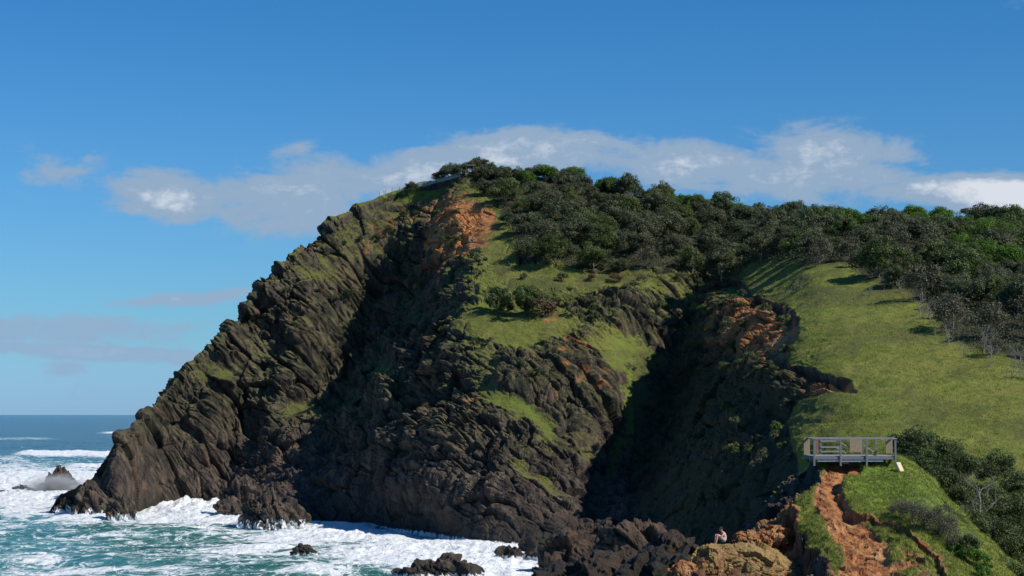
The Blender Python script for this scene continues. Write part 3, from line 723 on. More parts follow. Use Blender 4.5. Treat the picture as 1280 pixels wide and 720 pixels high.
# prototypes are about 6 m tall trees
TREES = []
for i in range(7):
    TREES.append(('broadleaf_tree', trunk_mesh('trunk', 5.0, .16, 2.0, 5, 400+i), crown_mesh('crown', 3.8, 2.9, 2.3, 58+4*i, 9000, .27, M_DARK, 500+i, .23)))
LUSH = [('broadleaf_tree', trunk_mesh('trunk', 5.0, .16, 2.0, 5, 420+i), crown_mesh('crown', 4.1, 2.9, 2.4, 48, 9000, .28, M_LUSH, 520+i, .27)) for i in range(3)]
MIDT = [('broadleaf_tree', trunk_mesh('trunk', 5.0, .16, 2.0, 5, 430+i), crown_mesh('crown', 3.9, 2.9, 2.4, 50, 9000, .27, M_MID, 530+i, .25)) for i in range(3)]
SPARSE = [('sparse_tree', trunk_mesh('trunk', 5.2, .14, 2.1, 9, 440+i, sub=4), crown_mesh('crown', 3.2, 2.5, 2.9, 50, 2600, .26, M_DRY, 540+i, .26)) for i in range(4)]
REDS = ('dry_shrub', trunk_mesh('stem', 1.6, .05, 1.4, 9, 450, sub=5), crown_mesh('crown', 1.9, 1.3, 1.1, 30, 1800, .22, M_RED, 550, .3))
CLIFF = [('cliff_shrub', trunk_mesh('stem', 1.4, .06, .8, 5, 460+i), crown_mesh('crown', 1.3, 1.0, .8, 16, 700, .26, M_MID if i % 2 else M_DARK, 560+i, .34)) for i in range(4)]
BARE = [('bare_shrub', trunk_mesh('stem', 3.4, .09, 1.6, 10, 470+i, simple('pale_dead_wood', (.30, .27, .23), (.18, .16, .13), .9), sub=7), None) for i in range(3)]
tcount = 0
def forest_edge(x): return float(np.interp(x, FE_X, FE_Y))
def crest_y(x): return 4+float(np.interp(x, [540, 590, 612, 670, 730, 790, 845, 890, 940, 995, 1050, 1110, 1185, 1275, 1300], [227, 216, 214, 214, 224, 236, 249, 260, 265, 267, 272, 277, 280, 284, 285]))
pts = []
rr = random.Random(11)
tries = 0
lushspots = [(645, 205, 30, 14), (700, 215, 26, 16), (870, 236, 36, 18), (1060, 268, 60, 22), (1215, 300, 40, 22), (950, 250, 30, 12), (1250, 322, 26, 16), (770, 226, 30, 10), (1160, 275, 26, 14)]
while tries < 60000 and len(pts) < 262:
    tries += 1
    x = 596+709*rr.random()**1.12; t = rr.random(); cy, ey_ = crest_y(x), forest_edge(x)
    y = cy+(ey_-cy)*t
    p, i_ = VH.at(x, y)
    if p is None: continue
    md = 6.0 if y > ey_-16 else 5.4
    if any((p[0]-q[0])**2+((p[1]-q[1])*.72)**2 < md*md for q in pts): continue
    pts.append(p)
    q = p; D = p[1]
    lush_ = any(((x-a)/c_)**2+((y-10-b_)/d_2)**2 < 1 for a, b_, c_, d_2 in lushspots)
    zone = 'on the ridge top' if y < cy+.25*(ey_-cy) else ('along the lower edge' if y > ey_-18 else 'in the middle')
    side = 'above the grass bench' if x < 800 else ('above the red scar' if x < 1000 else 'above the grassy hill')
    s = rr.choice([.62, .8, .95, 1.05, 1.2, 1.35])*(1.0 if x > 680 else .9)*(.85 if zone == 'on the ridge top' else 1)
    if x > 1080 and y > ey_-48 and rr.random() < .55:
        place(rr.choice(SPARSE), q, s*.95, rr.uniform(0, 6.3), 'grey brown half bare tree %s of the wood %s' % (zone, side), 'tree', 'half bare trees at the wood edge')
    elif lush_ and rr.random() < .85:
        place(rr.choice(LUSH), q, s*.95, rr.uniform(0, 6.3), 'bright green leafy tree %s of the wood %s' % (zone, side), 'tree', 'bright green trees in the wood')
    elif rr.random() < .30:
        place(rr.choice(MIDT), q, s, rr.uniform(0, 6.3), 'mid green tree %s of the wood %s' % (zone, side), 'tree', 'mid green trees in the wood')
    elif y > ey_-25 and x > 700 and rr.random() < .4:
        place(rr.choice(SPARSE), q, s*.9, rr.uniform(0, 6.3), 'grey brown half bare tree %s of the wood %s' % (zone, side), 'tree', 'half bare trees at the wood edge')
    else:
        place(rr.choice(TREES), q, s, rr.uniform(0, 6.3), 'dark grey green tree %s of the wood %s' % (zone, side), 'tree', 'dark grey green trees of the headland wood')
    tcount += 1
xx = 606.
while xx < 1300:
    q, _i = VH.at(xx, crest_y(xx)+2.5)
    if q is not None: q = q-np.array([0, 0, 1.5])
    lush_ = any(abs(xx-a) < c_ for a, b_, c_, d_2 in lushspots)
    if q is not None:
        if lush_ and rr.random() < .6: place(rr.choice(LUSH), q, rr.uniform(.7, .95), rr.uniform(0, 6.3), 'bright green leafy tree against the sky on the ridge top', 'tree', 'bright green trees on the skyline')
        else: place(rr.choice(TREES), q, rr.uniform(.65, 1.0), rr.uniform(0, 6.3), 'dark grey green tree against the sky on the ridge top', 'tree', 'dark trees on the skyline')
    xx += rr.uniform(15, 24)
# the undergrowth between the trunks, which nobody could count
r_ = np.random.default_rng(77)
hx, hy, _d = proj(H)
idx = np.nonzero(((litter_shade > .6) & (hx > 590) & (hx < 1310) & (hy < 480) & (gul < .2) & (np.arange(nv)[:, None] < nv-60)).ravel())[0]
cc = H.reshape(-1, 3)[r_.choice(idx, 2600)]; nn_ = 34
pp = np.repeat(cc, nn_, 0)+r_.normal(size=(len(cc)*nn_, 3))*[.9, .9, .55]+[0, 0, .5]
a_ = r_.normal(size=pp.shape); a_ /= np.linalg.norm(a_, axis=1, keepdims=True); b_ = np.cross(a_, r_.normal(size=pp.shape)); b_ /= np.linalg.norm(b_, axis=1, keepdims=True)
V_ = np.stack([pp-a_*.17, pp-b_*.11, pp+a_*.17, pp+b_*.11], 1).reshape(-1, 3)
o_ = bpy.data.objects.new('undergrowth', npmesh('undergrowth', V_, np.arange(len(V_)).reshape(-1, 4), [M_DARK], dict(tint=np.repeat(np.repeat(r_.random(len(cc)), nn_), 4))))
tag(put(o_), 'dense low undergrowth covering the ground between the trees', 'undergrowth', kind='stuff')
print('trees', tcount, time.time()-T0)
def ground(x, y, V=None):
    p, _ = (V or VH).at(x, y); return p
# single trees and shrubs
place(TREES[0], ground(515, 240), .62, 1.2, 'lone small dark tree in front of the white lookout railing', 'tree', None)
for j, (x, y, s) in enumerate([(547, 226, .6), (556, 222, .7), (565, 221, .75), (575, 219, .7), (590, 213, .7), (600, 214, .8)]):
    place(TREES[(j+2) % 7], ground(x, y+1), s, j*1.1, 'dark shrubby tree in the row between the lookout railing and the wood', 'tree', 'dark shrubby trees behind the railing')
BB = [('round_bush', trunk_mesh('stem', 2.2, .10, 1.6, 6, 480+i), crown_mesh('crown', 2.6, 2.4, 2.0, 44, 6000, .26, M_MID, 580+i, .25)) for i in range(2)]
place(BB[0], ground(624, 388)-np.array([0, 0, 1.4]), 1.5, .4, 'round dark green bush on the grass bench, left of the taller one', 'bush', None)
place(BB[1], ground(663, 393)-np.array([0, 0, 1.6]), 1.8, 2.0, 'taller dark green bush on the grass bench', 'bush', None)
place(REDS, ground(681, 397), 1.9, .2, 'reddish brown dry shrub at the right foot of the taller dark bush', 'shrub', None)
for j, (x, y, s) in enumerate([(770, 352, 1.0), (800, 356, .9), (738, 350, .8), (850, 352, .8), (890, 362, .9)]):
    place((('dry_shrub'), REDS[1], SPARSE[0][2] if j % 2 else REDS[2]), ground(x, y), s*(.55 if j % 2 else .9), j, 'brown dry shrub along the lower rim of the wood above the gully', 'shrub', 'brown dry shrubs under the wood')
place(CLIFF[0], ground(592, 330), 2.2, 1, 'large olive shrub below the orange scar', 'shrub', None)
rr2 = random.Random(5); cl = []
zones = [(380, 260, 580, 330, 42), (360, 330, 560, 420, 18), (820, 350, 960, 420, 22), (800, 440, 1000, 640, 34), (560, 430, 800, 480, 8), (895, 372, 1000, 480, 22), (640, 340, 800, 405, 20)]
for (xa, ya, xb, yb, n_) in zones:
    for j in range(n_):
        x, y = rr2.uniform(xa, xb), rr2.uniform(ya, yb)
        if x+1.25*(y-260) < 478: continue
        p = ground(x, y)
        if p is None: continue
        place(rr2.choice(CLIFF), p, rr2.uniform(.45, 1.15)*(1.1 if n_ == 34 else 1), rr2.uniform(0, 6), 'low %s shrub clinging to the rock %s' % ('olive', 'under the lookout' if x < 600 else 'around the shaded gully'), 'shrub', 'low shrubs clinging to the cliff')
for j in range(26):
    x = rr2.uniform(1085, 1285); y = forest_edge(x)+rr2.uniform(-8, 22)
    p = ground(x, y)
    if p is None: continue
    place(rr2.choice(BARE), p, rr2.uniform(.5, 1.1), rr2.uniform(0, 6), 'pale leafless shrub on the grass just below the wood edge', 'shrub', 'leafless shrubs below the wood')

# near bushes on the right
NB = [('coastal_bush', trunk_mesh('stem', 2.4, .07, 1.3, 7, 600+i, sub=4), crown_mesh('crown', 1.65, 1.35, 1.45, 46, 9000, .115, M_BUSH, 610+i, .27)) for i in range(4)]
NBL = ('bright_bush', trunk_mesh('stem', 1.0, .03, .6, 5, 620), crown_mesh('crown', .8, .55, .5, 22, 3000, .10, M_LUSH, 621, .3))
NBD = ('dry_bush', trunk_mesh('stem', 1.2, .03, .8, 12, 630, sub=6), crown_mesh('crown', .9, .5, .5, 26, 3400, .05, M_DRY, 631, .3))
bushes = [  # px of centre, py of top, D, scale
 (1136, 536, 134, 1.05), (1160, 543, 138, 1.1), (1186, 556, 142, 1.05), (1205, 566, 136, .95), (1240, 566, 146, 1.1), (1272, 590, 142, 1.1), (1150, 566, 130, .9), (1178, 582, 128, .95),
 (1206, 600, 126, .95), (1236, 606, 130, 1.05), (1265, 622, 126, 1.1), (1290, 616, 134, 1.1), (1222, 640, 120, .95), (1250, 650, 120, 1.0), (1280, 664, 118, 1.1), (1240, 690, 113, .9), (1268, 705, 110, 1.0), (1300, 690, 116, 1.1),
 (1172, 628, 112, .62), (1192, 640, 113, .6)]
descr = ['topmost bush right behind the platform corner', 'second bush right of the platform along the skyline of bushes', 'third bush from the platform along the top of the thicket', 'bush left of the bare grey branches',
 'bush behind the bare grey branches', 'top right bush of the thicket at the photo edge', 'bush touching the lit mound just right of the platform', 'bush on the crest of the lit grass mound',
 'bush in the middle of the thicket under the bare branches', 'bush right of the bare grey branches', 'bush in the middle of the thicket near the right photo edge', 'bush cut by the right photo edge, upper one', 'bush below the middle of the thicket',
 'bush right of the bright green plants', 'shaded bush low at the right photo edge', 'bush just above the bottom edge right of the spur', 'bush at the bottom right corner', 'bush cut by the right photo edge, lower one',
 'small round bush standing on the lit grass mound', 'small bush right of the round one on the grass mound']
for j, ((px, py, D, s), ds) in enumerate(zip(bushes, descr)):
    top = W(px, py, D); z = float(top[2]-2.75*s)
    place(NB[j % 4], (top[0], top[1], z), s, j*1.7, 'dark green '+ds, 'bush', 'dark green bushes beside the platform')
o = place(('bare_bush', trunk_mesh('stem', 3.4, .055, 1.3, 12, 640, simple('silvery_dead_wood', (.34, .31, .28), (.2, .18, .16), .9), sub=8), None), tuple(W(1224, 660, 122.5)), .98, .6, 'silvery leafless branches standing in the dark thicket', 'bush', None)
for j, (px, py, s) in enumerate([(1140, 652, 1.1), (1156, 660, 1.2), (1172, 668, 1.2), (1186, 676, 1.1), (1200, 690, 1.0), (1125, 646, .8)]):
    place(NBD, ground(px, py, VS), s, j*2., 'purplish grey dry bush in the low row under the lit grass mound', 'bush', 'purplish dry bushes under the mound')
for j, (px, py, s) in enumerate([(1205, 692, 1.0), (1216, 706, .9), (1196, 684, .7), (1228, 722, .8)]):
    place(NBL, ground(px, py, VS), s, j*2.4, 'bright green leafy plant in the patch between spur and thicket', 'plant', 'bright green plants beside the spur')
print('plants', time.time()-T0)

# grass tufts (uncountable)
def tufts(name, P, amask, n, h, w, mat, label, seed, nb=4, region=None):
    r = np.random.default_rng(seed)
    Pf = P.reshape(-1, 3); a = amask.ravel(); idx = np.nonzero(a > .5)[0]
    if len(idx) == 0: return
    pk = r.choice(idx, n)
    base = Pf[pk]+r.normal(size=(n, 3))*[.12, .2, 0]*w*4
    base = np.repeat(base, nb, 0)+np.c_[r.normal(size=(n*nb, 2))*w*1.6, np.zeros(n*nb)]
    k_ = n*nb; an = r.random(k_)*6.28; hh_ = h*(.4+.9*r.random(k_))*np.repeat(.6+.8*r.random(n), nb)
    dx = np.c_[np.cos(an), np.sin(an), 0*an]*w*.5; ln = r.normal(size=(k_, 3))*[.45, .45, 0]; tip_ = base+(ln+[0, 0, 1])*hh_[:, None]
    V = np.stack([base-dx-[0, 0, .03], base+dx-[0, 0, .03], tip_], 1).reshape(-1, 3)
    t = np.repeat(np.repeat(r.random(n), nb), 3)
    me = npmesh(name, V, np.arange(k_*3).reshape(-1, 3), [mat], dict(tint=t))
    tag(put(bpy.data.objects.new(name, me)), label, 'grass', kind='stuff')
M_TUFT2 = leaf_mat('lush_grass_blades', (.14, .175, .03), (.26, .28, .065), (.20, .22, .045), .35)
M_TUFT = leaf_mat('grass_blades', (.15, .18, .024), (.25, .26, .050), (.20, .21, .035), .35)
mk = (g2 > .6)*front*(px2 > 960)*(px2 < 1290)*(py2 < 735)
tufts('grass_tufts', S2d, mk, 26000, .12, .028, M_TUFT2, 'short green grass growing on the near spur', 71)
pmx, pmy, _ = proj(H)
mk = (ga > .6)*(pmx > 540)*(pmx < 1290)*(litter_shade < .5)
tufts('hill_grass', H, mk, 13000, .24, .09, M_TUFT, 'rough tussocky grass on the headland slopes', 72, 3)

# ------------------------------------------------------------------ built things
class MB:
    def __init__(s): s.V = []; s.F = []
    def box(s, c, d, rot=0., tilt=None):
        x, y, z = [v/2 for v in d]
        v = np.array([[-x, -y, -z], [x, -y, -z], [x, y, -z], [-x, y, -z], [-x, -y, z], [x, -y, z], [x, y, z], [-x, y, z]])
        if tilt is not None:
            ct_, st_ = math.cos(tilt), math.sin(tilt); v = np.stack([v[:, 0]*ct_-v[:, 2]*st_, v[:, 1], v[:, 0]*st_+v[:, 2]*ct_], -1)
        c_, s_ = math.cos(rot), math.sin(rot); v = np.stack([v[:, 0]*c_-v[:, 1]*s_, v[:, 0]*s_+v[:, 1]*c_, v[:, 2]], -1)+np.array(c)
        o = len(s.V); s.V += list(v)
        s.F += [tuple(o+i for i in f) for f in [(0, 3, 2, 1), (4, 5, 6, 7), (0, 1, 5, 4), (1, 2, 6, 5), (2, 3, 7, 6), (3, 0, 4, 7)]]
        return s
    def bar(s, a, b_, w, h):
        a = np.array(a, float); b_ = np.array(b_, float); d = b_-a; L = np.linalg.norm(d); d /= L
        up = np.array([0, 0, 1.]) if abs(d[2]) < .95 else np.array([0, 1., 0]); sd = np.cross(d, up); sd /= np.linalg.norm(sd); u = np.cross(sd, d)
        o = len(s.V)
        for p in (a, b_):
            for e, f in ((-1, -1), (1, -1), (1, 1), (-1, 1)): s.V.append(p+sd*w/2*e+u*h/2*f)
        s.F += [tuple(o+i for i in f) for f in [(3, 2, 1, 0), (4, 5, 6, 7), (0, 1, 5, 4), (1, 2, 6, 5), (2, 3, 7, 6), (3, 0, 4, 7)]]
        return s
    def build(s, name, mat, parent=None, bevel=.006):
        me = bpy.data.meshes.new(name); me.from_pydata([tuple(v) for v in s.V], [], s.F); me.materials.append(mat); me.update()
        o = bpy.data.objects.new(name, me); put(o, parent)
        if bevel:
            b_ = o.modifiers.new('bevel', 'BEVEL'); b_.width = bevel; b_.segments = 1
        return o
M_GREYW = simple('weathered_grey_timber', (.19, .195, .215), (.12, .125, .14), .8, 9, .004, 0, (1, 1, 8))
M_PALEW = simple('pale_weathered_timber', (.27, .27, .275), (.19, .19, .195), .8, 9)
M_TAN = simple('tan_board', (.34, .25, .17), (.24, .18, .12), .8, 7, .004, 0, (8, 1, 1))
M_REDW = simple('reddish_board', (.27, .14, .12), (.2, .1, .09), .8, 7)
M_FASC = simple('white_fascia', (.66, .66, .66), (.52, .52, .52), .6, 4)
# viewing platform: local x to the right, y away from the camera
PD = 118.0
fl = W(1017.5, 568.5, PD); L_ = float(W(1119, 568, PD)[0]-fl[0]); DP = 3.6
pf = empty('viewing_platform', (float(fl[0]), PD, float(fl[2])-.06), 0)
tag(pf, 'weathered grey timber viewing platform with railings at the top of the clay path', 'platform')
m_ = MB()
for i in range(int(DP/.15)): m_.box((L_/2, i*.15+.075, -.02), (L_+.1, .14, .035))
m_.build('deck', M_PALEW, pf)
MB().box((L_/2, -.03, -.13), (L_+.02, .06, .17)).build('bearer', M_GREYW, pf)
MB().box((L_/2-.25, .02, -.285), (L_-.9, .04, .12)).build('fascia', M_FASC, pf)
MB().box((-.02, DP/2, -.13), (.06, DP, .17)).build('bearer', M_GREYW, pf)
MB().bar((L_+.02, 0, -.13), (L_+.46, DP, -.13), .06, .17).build('bearer', M_GREYW, pf)
for i, fx in enumerate((0, .325, .645, 1.0)):
    MB().box((fx*L_, -.08 if 0 < i < 3 else -.05, .18), (.11, .10, 1.55)).build('post', M_GREYW, pf)
for i, fx in enumerate((-.06, .10, .35, .62, .80, 1.0)):
    MB().box((fx*L_+.46, DP, .25), (.10, .10, 1.55)).build('post', M_GREYW, pf)
MB().box((L_/2, -.05, 1.00), (L_+.16, .17, .06)).build('handrail', M_PALEW, pf)
MB().box((L_/2+.26, DP, 1.02), (L_+.55, .16, .06)).build('handrail', M_PALEW, pf)
MB().bar((-.02, .04, 1.0), (.16, DP, 1.02), .16, .06).build('handrail', M_PALEW, pf)
MB().bar((L_, .04, 1.0), (L_+.46, DP, 1.02), .16, .06).build('handrail', M_PALEW, pf)
for zz in (.18, .45, .82):
    MB().bar((.10*L_+.46, DP-.07, zz), (.35*L_+.46, DP-.07, zz), .04, .08).build('rail', M_PALEW, pf)
MB().bar((.40*L_, DP-.07, .86), (.56*L_, DP-.07, .42), .04, .07).build('brace', M_PALEW, pf)
MB().bar((.40*L_, DP-.07, .42), (.52*L_, DP-.07, .08), .04, .07).build('brace', M_PALEW, pf)
MB().bar((.74*L_, DP-.07, .60), (.90*L_, DP-.07, .06), .04, .07).build('brace', M_PALEW, pf)
def board(x0, x1, y, z0, z1, mat, lab):
    x0 += .5; x1 += .5
    m = MB(); n = max(2, int((x1-x0)/.12))
    for i in range(n):
        w = (x1-x0)/n; m.box((x0+w*(i+.5), y, (z0+z1)/2), (w-.012, .03, z1-z0))
    o = m.build('panel', mat, pf); o['label'] = lab
board(.48*L_-.1, .48*L_+.62, DP-.16, .15, .92, M_TAN, 'tan slatted panel in the middle')
board(.90*L_, .90*L_+.42, DP-.5, .08, .92, M_TAN, 'tan slatted panel at the right end')
board(-.62, -.25, DP-.3, .0, 1.0, M_TAN, 'tan slatted panel at the left end')
board(.02, .28, DP-.2, .05, .9, M_REDW, 'dark reddish panel at the left')
# pale slab on the mound by the platform corner
p = ground(1124, 580, VS)
m_ = MB(); m_.bar((.02, .12, .12), (.20, -.16, -.42), .34, .16)
o = m_.build('stone_slab', simple('pale_yellow_stone', (.62, .53, .34), (.5, .42, .26), .8, 8), None, .02); o.location = W(1122, 581, 117.2)
tag(o, 'pale yellow stone slab leaning on the grass beside the right platform post', 'slab')

# far railing on the top of the headland
rl = []
for px, py in ((468, 240), (488, 237), (508, 235), (528, 231), (545, 227), (560, 223), (575, 219)):
    q = ground(px, py+1); rl.append(q)
rt = empty('lookout_railing', tuple(float(v) for v in rl[0]), 0)
tag(rt, 'long pale railing along the grassy top edge of the headland', 'railing')
base0 = rl[0]
M_WHITE = simple('pale_metal', (.62, .64, .66), (.5, .52, .54), .5, 5)
for i in range(len(rl)-1):
    a = rl[i]-base0; b_ = rl[i+1]-base0
    MB().bar(a+[0, 0, 1.15], b_+[0, 0, 1.15], .10, .10).build('rail', M_WHITE, rt, 0)
    m = MB(); n = 14
    for zz in (.25, .45, .65, .85): m.bar(a+[0, 0, zz], b_+[0, 0, zz], .03, .08)
    m.build('infill', M_WHITE, rt, 0)
    for t in (0, .5):
        c = a+(b_-a)*t; MB().box(c+[0, 0, .5], (.12, .12, 1.5)).build('post', M_GREYW, rt, 0)
q = ground(475, 239)
si = empty('information_sign', tuple(float(v) for v in q)); tag(si, 'small white sign standing at the left end of the far lookout railing', 'sign')
MB().box((0, 0, 1.35), (.5, .06, .7)).build('sign_board', M_FASC, si, 0); MB().box((0, .05, .55), (.08, .08, 1.3)).build('post', M_GREYW, si, 0)
q = ground(587, 215)
pt = empty('picnic_shelter', (float(q[0]), float(q[1])-3.0, float(q[2])-.3)); tag(pt, 'tiny pale roofed picnic shelter between dark trees at the top of the headland', 'shelter')
MB().box((0, 0, 1.9), (2.3, 1.4, .14)).build('roof', M_PALEW, pt, 0)
for sx in (-1, 1):
    for sy in (-.55, .55): MB().box((sx*1.0, sy, .85), (.1, .1, 1.95)).build('post', M_GREYW, pt, 0)
MB().box((0, 0, .72), (1.4, .6, .06)).box((0, 0, .35), (.12, .4, .7)).build('table', M_GREYW, pt, 0)

# ------------------------------------------------------------------ the sitting person (faces left, hugging the knees)
def skinned(name, verts, edges, radii, mat, parent=None, root=0, sub=2):
    me = bpy.data.meshes.new(name); me.from_pydata(verts, edges, []); me.update()
    o = bpy.data.objects.new(name, me); put(o, parent)
    sk = o.modifiers.new('skin', 'SKIN'); sk.use_smooth_shade = True
    lay = me.skin_vertices[0].data if me.skin_vertices else None
    if lay is None:
        import bmesh
        bm = bmesh.new(); bm.from_mesh(me); bm.verts.layers.skin.verify(); bm.to_mesh(me); bm.free(); lay = me.skin_vertices[0].data
    for i, r in enumerate(radii):
        lay[i].radius = r if isinstance(r, tuple) else (r, r); lay[i].use_root = (i == root)
    s = o.modifiers.new('sub', 'SUBSURF'); s.levels = sub; s.render_levels = sub
    me.materials.append(mat)
    return o
M_SKIN = simple('sunlit_skin', (.64, .32, .23), (.55, .26, .18), .55, 5)
M_HAIR = simple('dark_hair', (.012, .008, .006), (.025, .016, .010), .8, 30, .004)
M_SHORT = simple('grey_blue_shorts', (.30, .36, .38), (.22, .27, .30), .9, 14)
M_EYE = simple('eye', (.03, .02, .02), (.02, .02, .02), .3)
seat = W(903.5, 678.2, 106.0)
per = empty('person', tuple(float(v) for v in seat), 0)
tag(per, 'bare chested person in grey blue shorts sitting on the ochre rock with knees drawn up', 'person')
# local: -x forward (to the left in the photo), y depth, z up; origin on the rock under the seat
V = [(.10, 0, .13), (.13, 0, .26), (.10, 0, .40), (.03, 0, .50), (-.02, 0, .57), (-.055, 0, .62)]; E = [(0, 1), (1, 2), (2, 3), (3, 4), (4, 5)]
R_ = [(.115, .15), (.10, .135), (.105, .15), (.09, .14), (.055, .055), (.05, .05)]
R_ = [.115, .105, .115, .10, .052, .05]
def chain(start, pts_, rs):
    i = start
    for p_, r_ in zip(pts_, rs): V.append(p_); R_.append(r_); E.append((i, len(V)-1)); i = len(V)-1
    return i
ank = []
for s in (-1, 1):
    hip = chain(0, [(.06, s*.10, .11), (-.14, s*.13, .28), (-.33, s*.13, .44), (-.345, s*.13, .41), (-.37, s*.125, .24), (-.42, s*.12, .0), (-.44, s*.12, -.08)], [.10, .085, .062, .06, .058, .038, .04])
    chain(hip, [(-.52, s*.125, -.115), (-.60, s*.13, -.125)], [.035, .022])
    sh = chain(3, [(.02, s*.16, .50), (-.10, s*.21, .37), (-.22, s*.20, .335), (-.345, s*.09, .36), (-.385, s*.03, .365)], [.06, .045, .04, .029, .027])
body = skinned('body', V, E, R_, M_SKIN, per, 0, 2)
# head turned to the left, bowed over the knees
hc = np.array([-.105, 0, .715])
def ell(c, r, nx=20, ny=14, fn=None):
    th = np.linspace(0, math.pi, ny); ph = np.linspace(0, 2*math.pi, nx, endpoint=False)
    P = np.array([[math.sin(t)*math.cos(p_), math.sin(t)*math.sin(p_), math.cos(t)] for t in th for p_ in ph])*np.array(r)
    if fn: P = fn(P)
    Fq_ = [(i*nx+j, i*nx+(j+1) % nx, (i+1)*nx+(j+1) % nx, (i+1)*nx+j) for i in range(ny-1) for j in range(nx)]
    return P+np.array(c), Fq_
def hf(P):
    P = P.copy(); low = np.clip(-P[:, 2]/.12, 0, 1); P[:, 1] *= 1-.30*low; P[:, 0] = P[:, 0]*(1-.1*low)-.012*low
    f = (P[:, 0] < 0); nose = np.exp(-(P[:, 1]/.013)**2-((P[:, 2]+.015)/.022)**2)*f; P[:, 0] -= nose*.024
    sock = (np.exp(-((np.abs(P[:, 1])-.03)/.014)**2-((P[:, 2]-.008)/.012)**2))*f; P[:, 0] += sock*.008
    lip = np.exp(-(P[:, 1]/.022)**2-((P[:, 2]+.062)/.010)**2)*f; P[:, 0] -= lip*.006
    return P
a = math.radians(22)
def tiltm(P):
    d = P-hc; return np.stack([d[:, 0]*math.cos(a)+d[:, 2]*-math.sin(a)*-1*-1, d[:, 1], d[:, 2]*math.cos(a)+d[:, 0]*math.sin(a)], -1)+hc
def partmesh(name, P, Fq_, mat, parent):
    me = bpy.data.meshes.new(name); me.from_pydata([tuple(v) for v in P], [], Fq_); me.materials.append(mat)
    me.polygons.foreach_set('use_smooth', np.ones(len(me.polygons), bool)); me.update()
    return put(bpy.data.objects.new(name, me), parent)
P, Fq_ = ell(hc, (.098, .078, .118), 40, 30, hf); head = partmesh('head', tiltm(P), Fq_, M_SKIN, per)
for s in (-1, 1):
    P, Fq_ = ell(hc+[-.083, s*.030, .008], (.011, .013, .010), 10, 8); partmesh('eye', tiltm(P), Fq_, M_EYE, head)
    P, Fq_ = ell(hc+[.008, s*.077, -.008], (.018, .010, .030), 10, 8); partmesh('ear', tiltm(P), Fq_, M_SKIN, head)
P, Fq_ = ell(hc+[-.083, 0, -.066], (.012, .024, .007), 10, 8); partmesh('mouth', tiltm(P), Fq_, M_REDW, head)
def hairf(P):
    P = P.copy(); n = P/np.linalg.norm(P, axis=1, keepdims=True); q_ = perlin(n*9, 5); P *= (1+.07*q_)[:, None]
    cut = (P[:, 0] < -.035) & (P[:, 2] < .050); P[cut] *= .80
    cut = P[:, 2] < -.06; P[cut] *= .75
    return P
P, Fq_ = ell(hc+[.010, 0, .022], (.108, .090, .120), 40, 30, hairf); partmesh('hair', tiltm(P), Fq_, M_HAIR, per)
# hands clasped in front of the shins: palm and five curled fingers each
for s in (-1, 1):
    wr = np.array([-.385, s*.03, .365])
    hv = [tuple(wr), tuple(wr+[-.03, -s*.02, -.01]), tuple(wr+[-.045, -s*.05, -.015])]; he = [(0, 1), (1, 2)]; hr = [.024, (.020, .034), (.016, .034)]
    hr = [.024, .026, .026]
    for j, (dz, ln) in enumerate(((.030, .9), (.010, 1.0), (-.010, .95), (-.030, .75))):
        b0 = wr+np.array([-.045, -s*.055, -.015+dz]); i0 = len(hv)
        hv += [tuple(b0), tuple(b0+np.array([-.004, -s*.035*ln, -.004])), tuple(b0+np.array([.018, -s*.055*ln, -.008])), tuple(b0+np.array([.036*ln, -s*.058*ln, -.010]))]
        he += [(2, i0), (i0, i0+1), (i0+1, i0+2), (i0+2, i0+3)]; hr += [.009, .0085, .008, .007]
    b0 = wr+np.array([-.030, -s*.015, .028]); i0 = len(hv)
    hv += [tuple(b0), tuple(b0+np.array([-.022, -s*.022, .022])), tuple(b0+np.array([-.028, -s*.048, .022]))]; he += [(1, i0), (i0, i0+1), (i0+1, i0+2)]; hr += [.011, .0095, .008]
    skinned('hand', hv, he, hr, M_SKIN, body, 1, 1)
# shorts
V2 = [(.10, 0, .13), (.13, 0, .22)]; E2 = [(0, 1)]; R2 = [.135, .118]
V, E, R_ = V2, E2, R2
for s in (-1, 1):
    chain(0, [(.06, s*.105, .115), (-.07, s*.128, .225), (-.16, s*.135, .30)], [.115, .105, .092])
skinned('shorts', V, E, R_, M_SHORT, per, 0, 2)
per.scale = (.98, .98, .98); per.rotation_euler = (0, 0, math.radians(12))

# ------------------------------------------------------------------ spray (uncountable droplets thrown up by the surf)
m, nt, b = newmat('mist'); k = NT(nt); nt.nodes.remove(b)
tc_ = k.node('ShaderNodeTexCoord').outputs['Object']
ln = k.node('ShaderNodeVectorMath', operation='LENGTH'); k.l.new(tc_, ln.inputs[0])
nn = k.noise(k.mapping(tc_, (2.2, 2.2, 1.6)), 1.2, 5, .65, .4)
dn = k.math('MULTIPLY', k.ramp(k.math('ADD', ln.outputs[1], k.math('MULTIPLY', k.math('SUBTRACT', nn, .5), -1.6)), .15, .85, 1, 0), .55)
pv = k.node('ShaderNodeVolumePrincipled'); pv.inputs['Color'].default_value = (.95, .97, 1, 1); k.l.new(dn, pv.inputs['Density'])
k.l.new(pv.outputs[0], nt.nodes['Material Output'].inputs['Volume'])
def mist(px, py, sz, label):
    V, Fc = ico(3); me = npmesh('spray', V, Fc, [m]); o = bpy.data.objects.new('spray', me); c = seaP(px, py, sz[2]*.35)
    o.location = tuple(float(v) for v in c); o.scale = sz; tag(put(o), label, 'spray', kind='stuff')
mist(68, 617, (13, 7, 5.5), 'fine white spray thrown up around the sea stack')
mist(215, 636, (12, 5, 3.5), 'fine white spray over the surge in the inlet')
mist(322, 662, (6, 4, 3.2), 'fine white spray against the shelf rock')
mist(120, 646, (8, 4, 2.5), 'fine white spray at the tip of the headland')

